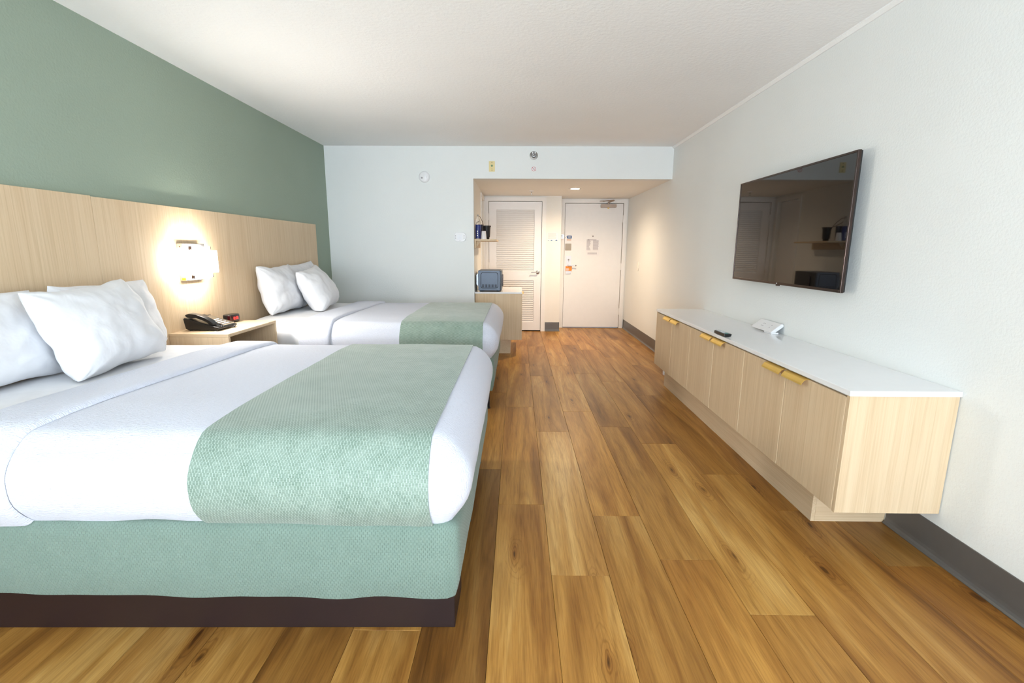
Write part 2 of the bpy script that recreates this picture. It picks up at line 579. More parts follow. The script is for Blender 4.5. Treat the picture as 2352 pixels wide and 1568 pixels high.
# alcove wall with the bathroom doorway
DY0, DY1, DZ = 7.10, 7.66, 2.03
bm = new()
prism(bm, [(YB + T, -0.01), (DY0, -0.01), (DY0, DZ), (DY1, DZ), (DY1, -0.01), (YC, -0.01), (YC, ZS), (YB + T, ZS)], 'x', XA - T, XA)
struct('wall_alcove', bm, m_hall)
# closet wall with opening
CX0, CX1, CZ = -0.447, 0.386, 2.036
bm = new()
prism(bm, [(XA, -0.01), (CX0, -0.01), (CX0, CZ), (CX1, CZ), (CX1, -0.01), (XJ, -0.01), (XJ, ZS), (XA, ZS)], 'y', YC, YC + T)
struct('wall_closet', bm, m_hall)
bm = new(); box(bm, XJ - T, XJ, YC + T, YD, -0.01, ZS)
struct('wall_jog', bm, m_hall)
EX0, EX1, EZ = 0.776, 1.728, 2.046
bm = new()
prism(bm, [(XJ - T, -0.01), (EX0, -0.01), (EX0, EZ), (EX1, EZ), (EX1, -0.01), (XR, -0.01), (XR, ZS + 0.1), (XJ - T, ZS + 0.1)], 'y', YD, YD + T)
struct('wall_entry', bm, m_hall)
# window wall behind the camera
WX0, WX1, WZ0, WZ1 = -1.80, 1.60, 0.20, 2.30
bm = new()
box(bm, XL, WX0, YW - T, YW, -0.01, ZC); box(bm, WX1, XR, YW - T, YW, -0.01, ZC)
box(bm, WX0, WX1, YW - T, YW, -0.01, WZ0); box(bm, WX0, WX1, YW - T, YW, WZ1, ZC)
struct('wall_front', bm, m_white)
bm = new()
wm = (WX0 + WX1) / 2
for a, b_ in ((WX0, WX0 + 0.05), (wm - 0.025, wm + 0.025), (WX1 - 0.05, WX1)):
    box(bm, a, b_, YW - 0.09, YW - 0.03, WZ0, WZ1)
box(bm, WX0 + 0.05, WX1 - 0.05, YW - 0.09, YW - 0.03, WZ0, WZ0 + 0.05); box(bm, WX0 + 0.05, WX1 - 0.05, YW - 0.09, YW - 0.03, WZ1 - 0.05, WZ1)
win = struct('window_1', bm, m_trim)
t = NT('window_glass')
t.b.inputs['Base Color'].default_value = (0.9, 0.95, 1, 1)
t.b.inputs['Transmission Weight'].default_value = 1.0
t.b.inputs['Roughness'].default_value = 0.0
t.b.inputs['IOR'].default_value = 1.45
for a, b_ in ((WX0 + 0.05, wm - 0.025), (wm + 0.025, WX1 - 0.05)):
    bm = new(); box(bm, a, b_, YW - 0.064, YW - 0.058, WZ0 + 0.05, WZ1 - 0.05)
    obj('pane', bm, t.m, win)

# trims: ceiling bead, door casings, cove base
bm = new()
prism(bm, [(XR, ZC), (XR - 0.022, ZC), (XR - 0.022, ZC - 0.008), (XR - 0.008, ZC - 0.022), (XR, ZC - 0.022)], 'y', YW, YB)
struct('trim_1', bm, m_ceil)

def cove(x0, x1, y0, y1, side, name, z=0.15):
    """rubber cove base; side = direction it faces"""
    b = new()
    prof = [(0, 0.001), (0.016, 0.001), (0.016, 0.004), (0.009, 0.010), (0.005, 0.020), (0.0035, 0.035), (0.0035, z - 0.002), (0.002, z), (0, z)]
    if side == '-x':
        prism(b, [(x1 - p, q) for p, q in prof], 'y', y0, y1)
    elif side == '+x':
        prism(b, [(x0 + p, q) for p, q in prof], 'y', y0, y1)
    else:
        prism(b, [(y1 - p, q) for p, q in prof], 'x', x0, x1)
    return struct(name, b, m_base, smooth=False)
cove(0, XR, YW, 2.168, '-x', 'baseboard_right')
cove(0, XR, 4.605, YD, '-x', 'baseboard_hall_right')
cove(0.455, XJ, 0, YC, '-y', 'baseboard_closet')
cove(XJ, 0, YC, YD, '+x', 'baseboard_jog')
cove(1.792, XR - 0.016, 0, YD, '-y', 'baseboard_entry')
cove(XL, XA, 0, YB, '-y', 'baseboard_back')
cove(XL, 0, YW, YB - 0.016, '+x', 'baseboard_left')

def casing(name, a0, a1, ztop, plane, axis, w=0.062, d=0.014, sgn=-1):
    b = new()
    p0, p1 = (plane + sgn * d, plane) if sgn < 0 else (plane, plane + d)
    if axis == 'y':        # wall plane y = const, opening along x
        box(b, a0 - w, a0, p0, p1, 0.001, ztop + w); box(b, a1, a1 + w, p0, p1, 0.001, ztop + w); box(b, a0, a1, p0, p1, ztop, ztop + w)
    else:
        box(b, p0, p1, a0 - w, a0, 0.001, ztop + w); box(b, p0, p1, a1, a1 + w, 0.001, ztop + w); box(b, p0, p1, a0, a1, ztop, ztop + w)
    return struct(name, b, m_trim)
casing('trim_2', CX0, CX1, CZ, YC, 'y')
casing('trim_3', EX0, EX1, EZ, YD, 'y')
casing('trim_4', DY0, DY1, DZ, XA, 'x', 0.055, 0.014, 1)

# ------------------------------------------------------------------ louvred closet door
dy0, dy1 = YC + 0.004, YC + 0.039
bm = new()
x0, x1, z0, z1 = -0.441, 0.380, 0.018, 2.029
lx0, lx1 = -0.327, 0.268
box(bm, x0, lx0, dy0, dy1, z0, z1); box(bm, lx1, x1, dy0, dy1, z0, z1)
box(bm, lx0, lx1, dy0, dy1, 1.912, z1); box(bm, lx0, lx1, dy0, dy1, 0.818, 0.962); box(bm, lx0, lx1, dy0, dy1, z0, 0.152)
box(bm, lx0, lx1, dy1 - 0.006, dy1, 0.152, 0.818); box(bm, lx0, lx1, dy1 - 0.006, dy1, 0.962, 1.912)
d1 = struct('door_1', bm, m_door, label='white louvred closet door beside the alcove')
d1['label'] = 'white louvred closet door beside the alcove counter'
slat = None
def louvres(za, zb, n):
    global slat
    p = (zb - za) / n
    for i in range(n):
        zc = za + (i + 0.5) * p
        if slat is None:
            b = new()
            L, th = 0.037, 0.004
            a = math.radians(68)
            ux, uz = math.cos(a), math.sin(a)
            pts = []
            for s1, s2 in ((-1, -1), (1, -1), (1, 1), (-1, 1)):
                yy = s1 * L / 2 * ux - s2 * th / 2 * uz
                zz = s1 * L / 2 * uz + s2 * th / 2 * ux
                pts.append((yy, zz))
            prism(b, pts, 'x', lx0 + 0.001, lx1 - 0.001)
            slat = obj('slat', b, m_door, d1, origin=(0, 0, 0))
            o = slat
        else:
            o = slat.copy(); COL.objects.link(o); o.parent = d1
        o.location = Vector((0, dy0 + 0.014, zc)) - ORG['door_1']
louvres(0.962, 1.912, 32)
louvres(0.152, 0.818, 22)
bm = new()
lathe(bm, [(0.030, 0), (0.030, 0.006), (0.026, 0.010), (0.012, 0.012), (0.010, 0.045), (0.0, 0.047)], (0.330, dy0, 0.949), (0, -1, 0), 20)
hdl = obj('door_handle', bm, m_steel, d1, smooth=True)
bm = new()
tube(bm, [(0.330, dy0 - 0.042, 0.949), (0.300, dy0 - 0.045, 0.950), (0.262, dy0 - 0.045, 0.950), (0.225, dy0 - 0.042, 0.947)], 0.008, 10)
obj('lever', bm, m_steel, hdl, smooth=True)
def hinges(door, x, y, zs, h=0.10):
    for z in zs:
        b = new()
        for k in range(5):
            cyl(b, (x, y, z - h / 2 + k * h / 5 + 0.001), 0.0075, h / 5 - 0.003, (0, 0, 1), 10)
        box(b, x - 0.018, x + 0.018, y + 0.004, y + 0.006, z - h / 2, z + h / 2)
        obj('hinge', b, m_trim, door, smooth=False)
hinges(d1, -0.444, YC - 0.010, (1.80, 1.05, 0.25))
bm = new(); box(bm, CX0, CX1, YC + 0.05, YC + T - 0.001, 0, CZ)
obj('reveal', bm, m_gap, d1)

# entry door
ey0, ey1 = YD + 0.006, YD + 0.050
bm = new(); box(bm, 0.782, 1.722, ey0, ey1, 0.014, 2.040)
d2 = struct('door_2', bm, m_door, bev=0.002, label='flat white entry door at the end of the hall')
bm = new(); box(bm, EX0, EX1, ey1 + 0.005, YD + T - 0.001, 0, EZ)
obj('reveal', bm, m_gap, d2)
hinges(d2, 1.727, YD - 0.004, (1.80, 1.03, 0.28), 0.115)
# closer
bm = new()
prism(bm, rrect(1.350, 1.602, 1.975, 2.028, 0.012), 'y', ey0 - 0.055, ey0)
cl = obj('door_closer', bm, m_closer, d2, smooth=False)
bm = new()
tube(bm, [(1.475, ey0 - 0.03, 2.028), (1.475, ey0 - 0.03, 2.060)], 0.014, 10)
tube(bm, [(1.475, ey0 - 0.03, 2.058), (1.530, ey0 - 0.20, 2.070)], 0.010, 8)
tube(bm, [(1.530, ey0 - 0.20, 2.074), (1.390, ey0 - 0.03, 2.076)], 0.008, 8)
box(bm, 1.335, 1.405, ey0 - 0.035, ey0 - 0.006, 2.066, 2.086)
obj('closer_arm', bm, m_closer, cl, smooth=False)
bm = new(); lathe(bm, [(0.016, 0), (0.016, 0.006), (0.010, 0.016), (0.0, 0.018)], (1.475, ey0 - 0.028, 1.975), (0, 0, -1), 14)
obj('valve_cap', bm, m_brass, cl, smooth=True)
# lock plate, lever
bm = new(); prism(bm, rrect(0.812, 0.896, 0.915, 1.200, 0.008), 'y', ey0 - 0.022, ey0)
lk = obj('lock_plate', bm, m_lock, d2)
bm = new()
tube(bm, [(0.850, ey0 - 0.022, 1.048), (0.850, ey0 - 0.055, 1.050), (0.900, ey0 - 0.062, 1.052), (0.965, ey0 - 0.062, 1.046)], 0.010, 10)
obj('lever', bm, m_lock, lk, smooth=True)
bm = new(); cyl(bm, (0.965, ey0 - 0.062, 1.046), 0.0105, 0.012, (1, 0, -0.05), 10)
obj('lever_tip', bm, m_bezel, lk)
bm = new(); lathe(bm, [(0.014, 0), (0.012, 0.008), (0, 0.009)], (0.853, ey0 - 0.022, 1.140), (0, -1, 0), 14); cyl(bm, (0.853, ey0 - 0.022, 1.108), 0.005, 0.003, (0, -1, 0), 8)
obj('turn_button', bm, m_greyp, lk, smooth=True)
bm = new(); prism(bm, rrect(0.793, 0.893, 1.290, 1.402, 0.004), 'y', ey0 - 0.004, ey0)
obj('strike_plate', bm, m_strike, d2)
bm = new(); prism(bm, rrect(0.820, 0.898, 1.484, 1.530, 0.004), 'y', ey0 - 0.0012, ey0)
st = obj('blue_sticker', bm, m_blue, d2)
bm = new()
for zz, w_ in ((1.519, 0.05), (1.510, 0.035), (1.500, 0.045)):
    box(bm, 0.859 - w_ / 2, 0.859 + w_ / 2, ey0 - 0.0020, ey0 - 0.0012, zz - 0.0018, zz + 0.0018)
obj('print', bm, m_paper, st)
bm = new(); prism(bm, rrect(0.818, 0.890, 1.450, 1.476, 0.004), 'y', ey0 - 0.0012, ey0)
obj('small_sticker', bm, plain('pale_pink_sticker', lin(226, 196, 178), 0.6), d2)
bm = new(); lathe(bm, [(0.009, 0), (0.009, 0.003), (0.006, 0.004)], (1.245, ey0, 1.523), (0, -1, 0), 14)
obj('peephole', bm, m_bezel, d2)
# printed notice with lines
def notice(name, parent, x0, x1, z0, z1, y, cols, m=m_paper):
    b = new(); box(b, x0, x1, y - 0.0015, y, z0, z1)
    n_ = obj(name, b, m, parent)
    b = new()
    for (cx0, cx1, za, zb, n, jit) in cols:
        for i in range(n):
            zz = zb - (i + 0.5) * (zb - za) / n
            h = (zb - za) / n * 0.28
            e = cx1 - jit * random.random() * (cx1 - cx0)
            box(b, cx0, e, y - 0.0023, y - 0.0015, zz - h, zz + h)
    obj('print', b, m_ink, n_)
    return n_
nt = notice('notice_sheet', d2, 1.138, 1.352, 1.205, 1.482, ey0, [(1.146, 1.215, 1.295, 1.470, 14, 0.45), (1.250, 1.345, 1.300, 1.460, 16, 0.12), (1.16, 1.335, 1.455, 1.475, 2, 0.2), (1.165, 1.33, 1.228, 1.258, 3, 0.1)])
# orange hanger on the lever: a thing of its own
bm = new()
prism(bm, [(0.806, 0.958), (0.898, 0.958), (0.910, 0.970), (0.910, 1.034), (0.806, 1.034)], 'y', ey0 - 0.030, ey0 - 0.0265)
tg = tag(obj('door_hanger', bm, m_orange), 'orange do not disturb card hanging from entry door lever', 'card')
bm = new()
for i, (a, b_) in enumerate(((0.814, 0.856), (0.814, 0.866), (0.814, 0.860))):
    box(bm, a, b_, ey0 - 0.0310, ey0 - 0.0300, 0.966 + i * 0.013, 0.973 + i * 0.013)
obj('print', bm, m_paper, tg)
bm = new()
tube(bm, [(0.852 + 0.012 * math.cos(a), ey0 - 0.028, 1.046 + 0.016 * math.sin(a)) for a in [math.pi * k / 6 - 0.3 for k in range(0, 8)]], 0.0015, 6)
obj('loop', bm, m_orange, tg)
# swing-bar guard
gd = thing('door_guard', 'chrome swing bar door guard on the entry door frame', 'door guard', (0.745, YD - 0.01, 1.515))
bm = new(); box(bm, 0.725, 0.768, YD - 0.022, YD - 0.0145, 1.482, 1.548)
obj('base_plate', bm, m_chrome, gd, 0.002)
bm = new()
tube(bm, [(0.752, YD - 0.03, 1.526), (0.735, YD - 0.10, 1.526), (0.700, YD - 0.16, 1.526), (0.697, YD - 0.16, 1.504), (0.735, YD - 0.10, 1.504), (0.752, YD - 0.03, 1.504)], 0.0045, 8)
obj('swing_bar', bm, m_chrome, gd, smooth=True)
bm = new(); lathe(bm, [(0.012, 0), (0.012, 0.004), (0.006, 0.008), (0.006, 0.022), (0.013, 0.028), (0.010, 0.038), (0, 0.04)], (0.797, ey0, 1.515), (0, -1, 0), 14)
obj('ball_stud', bm, m_chrome, gd, smooth=True)

# bathroom door in the alcove, set back in its doorway
bm = new(); box(bm, XA - 0.085, XA - 0.045, DY0 + 0.004, DY1 - 0.004, 0.014, DZ - 0.006)
struct('door_3', bm, m_door, bev=0.002, label='white bathroom door inside the alcove doorway')

# ------------------------------------------------------------------ wall and ceiling fittings
bm = new(); lathe(bm, [(0.064, 0), (0.064, 0.010), (0.060, 0.024), (0.048, 0.034), (0, 0.036)], (-1.091, YB, 2.131), (0, -1, 0), 36)
sd = tag(obj('smoke_detector', bm, m_whitep, smooth=True), 'round white smoke detector high on the back wall', 'smoke detector')
bm = new(); cyl(bm, (-1.116, YB - 0.030, 2.117), 0.010, 0.006, (0, -1, 0), 14)
obj('test_button', bm, m_greyp, sd)
bm = new(); cyl(bm, (-1.066, YB - 0.032, 2.124), 0.003, 0.004, (0, -1, 0), 8)
obj('indicator_light', bm, m_greyp, sd)
# thermostat
bm = new(); prism(bm, rrect(-0.752, -0.614, 1.390, 1.500, 0.042, 8), 'y', YB - 0.024, YB)
th = tag(obj('thermostat', bm, m_whitep, bev=0.004), 'white rounded thermostat on the back wall beside the alcove', 'thermostat')
bm = new(); prism(bm, rrect(-0.715, -0.655, 1.415, 1.475, 0.010, 4), 'y', YB - 0.0255, YB - 0.024)
obj('display', bm, plain('pale_display', lin(234, 236, 242), 0.35), th)
bm = new()
for sx in (-0.735, -0.634):
    for k in range(3):
        box(bm, sx - 0.005, sx + 0.005, YB - 0.0262, YB - 0.024, 1.424 + k * 0.016, 1.430 + k * 0.016)
box(bm, -0.687, -0.681, YB - 0.0262, YB - 0.024, 1.398, 1.404)
obj('buttons', bm, m_greyp, th)
# beige plate
bm = new(); prism(bm, rrect(-0.335, -0.266, 2.193, 2.309, 0.004), 'y', YB - 0.006, YB)
bp = tag(obj('wall_plate', bm, m_beige), 'small beige cable outlet plate above the alcove opening', 'wall plate')
bm = new(); lathe(bm, [(0.012, 0), (0.012, 0.004), (0.006, 0.004), (0.005, 0.012), (0.0, 0.012)], (-0.300, YB - 0.006, 2.258), (0, -1, 0), 14)
obj('cable_jack', bm, plain('jack_green', lin(120, 150, 110), 0.4), bp)
bm = new()
for zz in (2.296, 2.222, 2.206):
    cyl(bm, (-0.300, YB - 0.006, zz), 0.0035, 0.0015, (0, -1, 0), 8)
obj('screws', bm, m_bezel, bp)
# sidewall sprinkler
sk = thing('wall_sprinkler', 'chrome sidewall sprinkler head above the hall opening', 'sprinkler', (0.186, YB, 2.373))
bm = new(); lathe(bm, [(0.048, 0), (0.047, 0.004), (0.030, 0.010), (0.022, 0.006)], (0.186, YB, 2.373), (0, -1, 0), 30)
obj('escutcheon', bm, m_steel, sk, smooth=True)
bm = new(); lathe(bm, [(0.016, 0.004), (0.016, 0.026), (0.010, 0.030), (0.009, 0.05), (0.004, 0.054)], (0.186, YB, 2.378), (0, -1, 0), 18)
obj('nozzle', bm, m_chrome, sk, smooth=True)
bm = new()
box(bm, 0.168, 0.204, YB - 0.078, YB - 0.054, 2.394, 2.397); box(bm, 0.170, 0.174, YB - 0.056, YB - 0.028, 2.366, 2.395); box(bm, 0.198, 0.202, YB - 0.056, YB - 0.028, 2.366, 2.395)
obj('deflector', bm, m_chrome, sk)
# no-smoking sticker
bm = new(); cyl(bm, (0.188, YB, 2.224), 0.028, 0.001, (0, -1, 0), 28)
ns = tag(obj('no_smoking_sticker', bm, m_paper), 'round no smoking sticker below the wall sprinkler', 'sticker')
bm = new()
ring = [(0.188 + 0.0235 * math.cos(a), YB - 0.0012, 2.224 + 0.0235 * math.sin(a)) for a in [2 * math.pi * k / 28 for k in range(29)]]
tube(bm, ring, 0.0022, 6)
tube(bm, [(0.172, YB - 0.0012, 2.240), (0.204, YB - 0.0012, 2.208)], 0.002, 6)
obj('red_ring_and_bar', bm, m_red, ns)
bm = new()
tube(bm, [(0.176, YB - 0.0009, 2.217), (0.198, YB - 0.0009, 2.229)], 0.0018, 6)
tube(bm, [(0.198, YB - 0.0009, 2.231), (0.194, YB - 0.0009, 2.238), (0.199, YB - 0.0009, 2.243)], 0.001, 6)
obj('cigarette_symbol', bm, m_ink, ns)
# hall ceiling sprinkler
hk = thing('ceiling_sprinkler', 'small pendent sprinkler on the hall ceiling', 'sprinkler', (0.199, 7.083, ZS))
bm = new(); lathe(bm, [(0.036, 0), (0.036, 0.003), (0.020, 0.012), (0.008, 0.014)], (0.199, 7.083, ZS), (0, 0, -1), 24)
obj('escutcheon', bm, m_whitep, hk, smooth=True)
bm = new(); lathe(bm, [(0.009, 0.012), (0.009, 0.026), (0.004, 0.028), (0.003, 0.05), (0.016, 0.052), (0.016, 0.054)], (0.199, 7.083, ZS), (0, 0, -1), 14)
obj('nozzle', bm, m_chrome, hk, smooth=True)
# recessed downlight
dl = thing('downlight', 'lit warm recessed downlight in the hall ceiling', 'downlight', (0.780, 6.818, ZS))
bm = new()
lathe(bm, [(0.085, 0.0), (0.084, 0.004), (0.062, 0.005), (0.058, 0.001)], (0.780, 6.818, ZS), (0, 0, -1), 36, cap=False)
obj('trim_ring', bm, m_trim, dl, smooth=True)
bm = new(); lathe(bm, [(0.060, 0.0005), (0.052, 0.0065), (0.030, 0.009), (0, 0.010)], (0.780, 6.818, ZS), (0, 0, -1), 32)
obj('lens', bm, m_bulb, dl, smooth=True)
la = bpy.data.lights.new('downlight_beam', 'SPOT')
la.energy = 125
la.color = (1.0, 0.77, 0.53)
la.spot_size = math.radians(168)
la.spot_blend = 1.0
la.shadow_soft_size = 0.05
lob = bpy.data.objects.new('downlight_beam', la)
COL.objects.link(lob)
lob.parent = dl
lob.location = (0, 0, -0.03)

# notice on the closet pillar
bm = new(); box(bm, 0.470, 0.634, YC - 0.003, YC, 1.436, 1.557)
pn = tag(obj('wall_notice', bm, m_paper), 'white printed notice with blue hills on the hall pillar', 'notice')
bm = new()
for i in range(8):
    zz = 1.546 - i * 0.0105
    box(bm, 0.482, 0.622 - 0.03 * random.random(), YC - 0.0036, YC - 0.003, zz - 0.0016, zz + 0.0016)
obj('print', bm, m_ink, pn)
bm = new()
for a, w_, h in ((0.476, 0.028, 0.010), (0.515, 0.042, 0.017), (0.590, 0.044, 0.020)):
    prism(bm, [(a, 1.438), (a + w_, 1.438), (a + w_ * 0.62, 1.438 + h)], 'y', YC - 0.0038, YC - 0.003)
obj('blue_hills_print', bm, m_blue, pn)
# oval switch plate on the right hall wall
bm = new()
pts = [(7.289 + 0.045 * math.cos(a), 1.061 + 0.066 * math.sin(a)) for a in [2 * math.pi * k / 28 for k in range(28)]]
prism(bm, pts, 'x', XR - 0.007, XR)
sw = tag(obj('switch_plate', bm, m_hall, bev=0.002), 'cream oval switch plate on the right hall wall', 'switch')
bm = new(); box(bm, XR - 0.011, XR - 0.007, 7.279, 7.299, 1.040, 1.082)
obj('toggle', bm, m_hall, sw, 0.001)

# ------------------------------------------------------------------ headboard
bm = new(); box(bm, XL + 0.001, XH, 2.592, 5.455, 0.20, 1.562)
hb = thing('headboard', 'wide pale oak wall headboard behind both beds', 'headboard', (XL + 0.015, 3.0, 0.2))
obj('panel', bm, m_oakz, hb, 0.0012)
bm = new(); box(bm, XL + 0.001, XH, 0.60, 2.590, 0.20, 1.566)
obj('panel', bm, m_oakz, hb, 0.0012)

# ------------------------------------------------------------------ wall lamp
wl = thing('wall_lamp', 'lit wall lamp with opal glass on the headboard above the nightstand', 'lamp', (XH, 3.30, 1.085))
bm = new(); box(bm, XH + 0.0005, -2.182, 3.190, 3.412, 1.085, 1.330)
fr = obj('steel_housing', bm, m_steel, wl, 0.003)
bm = new(); box(bm, -2.181, -2.146, 3.100, 3.495, 1.130, 1.284)
obj('opal_glass_band', bm, m_shade, wl, 0.006)
bm = new(); box(bm, -2.1455, -2.134, 3.200, 3.392, 1.108, 1.306)
obj('opal_glass_front', bm, m_shadef, wl, 0.003)
bm = new()
for z0_ in (1.112, 1.300):
    box(bm, -2.150, -2.131, 3.393, 3.399, z0_ - 0.012, z0_ + 0.012); box(bm, -2.150, -2.131, 3.193, 3.199, z0_ - 0.012, z0_ + 0.012)
obj('glass_clips', bm, m_bezel, wl)
bm = new(); box(bm, -2.212, -2.188, 3.188, 3.190, 1.090, 1.104)
obj('yellow_sticker', bm, m_yellow, fr)
bm = new(); box(bm, -2.182, -2.180, 3.205, 3.300, 1.089, 1.107); box(bm, -2.182, -2.180, 3.312, 3.404, 1.089, 1.107)
sk2 = obj('socket_strip', bm, plain('socket_grey', lin(120, 132, 138), 0.5), fr)
bm = new()
for yy in (3.214, 3.232, 3.252, 3.276, 3.324, 3.346, 3.366, 3.388):
    box(bm, -2.180, -2.1792, yy - 0.004, yy + 0.005, 1.091, 1.105)
obj('socket_slots', bm, m_whitep, sk2)
bm = new(); cyl(bm, (-2.204, 3.190, 1.308), 0.004, 0.002, (0, -1, 0), 10)
obj('screw', bm, m_bezel, fr)

# ------------------------------------------------------------------ nightstand
nz1, nz0 = 0.760, 0.560
nx0, nx1, ny0, ny1 = XH + 0.002, -1.842, 3.020, 3.640
nd = thing('nightstand', 'pale oak open nightstand between the two beds', 'nightstand', ((nx0 + nx1) / 2, (ny0 + ny1) / 2, 0.0))
bm = new(); box(bm, nx0, nx1, ny0, ny1, nz1 - 0.020, nz1); obj('top', bm, m_oakx, nd, 0.0015)
bm = new(); box(bm, nx0, nx1, ny0, ny0 + 0.020, 0.0, nz1 - 0.0205); obj('side_panel', bm, m_oakz, nd, 0.001)
bm = new(); box(bm, nx0, nx1, ny1 - 0.020, ny1, 0.0, nz1 - 0.0205); obj('side_panel', bm, m_oakz, nd, 0.001)
bm = new(); box(bm, nx0, nx1, ny0 + 0.0205, ny1 - 0.0205, nz0, nz0 + 0.020); obj('shelf', bm, m_oaky, nd, 0.001)
bm = new(); box(bm, nx0, nx0 + 0.012, ny0 + 0.0205, ny1 - 0.0205, 0.0, nz0 - 0.001); box(bm, nx0, nx0 + 0.012, ny0 + 0.0205, ny1 - 0.0205, nz0 + 0.021, nz1 - 0.021); obj('back_panel', bm, m_oakz, nd)
bm = new(); box(bm, nx0 + 0.02, nx1 - 0.01, ny0 + 0.0205, ny1 - 0.0205, 0.05, 0.07); obj('shelf', bm, m_oaky, nd)

# telephone
ph = thing('telephone', 'black desk telephone with silver keypad on the nightstand', 'telephone', (-2.08, 3.22, nz1))
bm = new()
prism(bm, [(-2.192, 0.772), (-2.175, 0.765), (-1.975, 0.765), (-1.968, 0.772), (-1.968, 0.782), (-2.000, 0.790), (-2.150, 0.835), (-2.195, 0.846), (-2.203, 0.838)], 'y', 3.135, 3.345)
obj('base', bm, m_black, ph, 0.006, 2)
bm = new()
for xx in (-2.165, -2.00):
    for yy in (3.150, 3.330):
        cyl(bm, (xx, yy, nz1), 0.009, 0.007, (0, 0, 1), 10)
obj('feet', bm, m_blackm, ph)
bm = new()
def onslope(x): return 0.790 + (0.835 - 0.790) * (-2.000 - x) / 0.150
prism(bm, [(-2.145, onslope(-2.145) + 0.0), (-2.145, onslope(-2.145) + 0.006), (-1.985, 0.7915), (-1.985, 0.785)], 'y', 3.210, 3.338)
kp = obj('keypad_panel', bm, m_chrome, ph)
bm = new()
for i in range(4):
    for j in range(3):
        x = -2.075 + i * 0.024; y = 3.235 + j * 0.030
        box(bm, x - 0.007, x + 0.007, y - 0.010, y + 0.010, onslope(x) + 0.001, onslope(x) + 0.007)
obj('keys', bm, m_whitep, kp)
bm = new(); cyl(bm, (-1.996, 3.322, 0.790), 0.006, 0.003, (0, 0, 1), 10); obj('message_light', bm, m_red, kp)
# handset along the near edge
bm = new()
hp = [(-2.190, 0.866), (-2.165, 0.874), (-2.120, 0.868), (-2.070, 0.850), (-2.030, 0.828), (-2.008, 0.806)]
top = hp; low = [(-2.006, 0.797), (-2.040, 0.803), (-2.050, 0.815), (-2.085, 0.832), (-2.125, 0.845), (-2.150, 0.842), (-2.182, 0.849), (-2.193, 0.858)]
prism(bm, top + low, 'y', 3.142, 3.192)
obj('handset', bm, m_black, ph, 0.007, 3)
bm = new()
cord = []
for k in range(120):
    t_ = k / 119
    b0, b1, b2, b3 = Vector((-2.005, 3.167, 0.797)), Vector((-1.93, 3.19, 0.768)), Vector((-1.93, 3.30, 0.767)), Vector((-1.975, 3.30, 0.774))
    p = b0 * (1 - t_) ** 3 + 3 * b1 * t_ * (1 - t_) ** 2 + 3 * b2 * t_ * t_ * (1 - t_) + b3 * t_ ** 3
    cord.append(p + Vector((0.004 * math.cos(k * 1.1), 0.002 * math.cos(k * 1.1), 0.004 * math.sin(k * 1.1) + 0.003)))
tube(bm, cord, 0.0016, 5)
obj('coiled_cord', bm, m_black, ph, smooth=True)
bm = new()
tube(bm, [(-2.196, 3.30, 0.800), (-2.206, 3.34, 0.835), (-2.200, 3.42, 0.830), (-2.212, 3.50, 0.775), (-2.218, 3.52, 0.764)], 0.0022, 6)
obj('line_cord', bm, m_black, ph, smooth=True)

# alarm clock
ck = thing('alarm_clock', 'small oval black alarm clock with red digits on the nightstand', 'clock', (-2.125, 3.545, nz1))
bm = new()
prism(bm, [(-2.125 + 0.042 * math.copysign(abs(math.cos(a)) ** 0.7, math.cos(a)), 3.545 + 0.062 * math.copysign(abs(math.sin(a)) ** 0.7, math.sin(a))) for a in [2 * math.pi * k / 40 for k in range(40)]], 'z', nz1 + 0.004, nz1 + 0.058)
obj('case', bm, m_black, ck, 0.006, 3)
bm = new()
prism(bm, [(-2.125 + 0.038 * math.cos(a), 3.545 + 0.056 * math.sin(a)) for a in [2 * math.pi * k / 40 for k in range(40)]], 'z', nz1, nz1 + 0.004)
obj('base', bm, m_blackm, ck)
bm = new()
fc = [(-2.125 + 0.0428 * math.copysign(abs(math.cos(a)) ** 0.7, math.cos(a)), 3.545 + 0.0628 * math.copysign(abs(math.sin(a)) ** 0.7, math.sin(a))) for a in [math.radians(-84 + 148 * k / 20) for k in range(21)]]
bk = [(-2.125 + 0.036 * math.cos(a), 3.545 + 0.055 * math.sin(a)) for a in [math.radians(64 - 148 * k / 20) for k in range(21)]]
prism(bm, fc + bk, 'z', nz1 + 0.014, nz1 + 0.050)
fa = obj('front_window', bm, plain('dark_red_glass', lin(58, 18, 20), 0.12), ck)
text('8:08', 0.030, m_led, ck, (-2.0815, 3.530, nz1 + 0.032), (0.12, 1, 0), (0, 0, 1), 'digits')

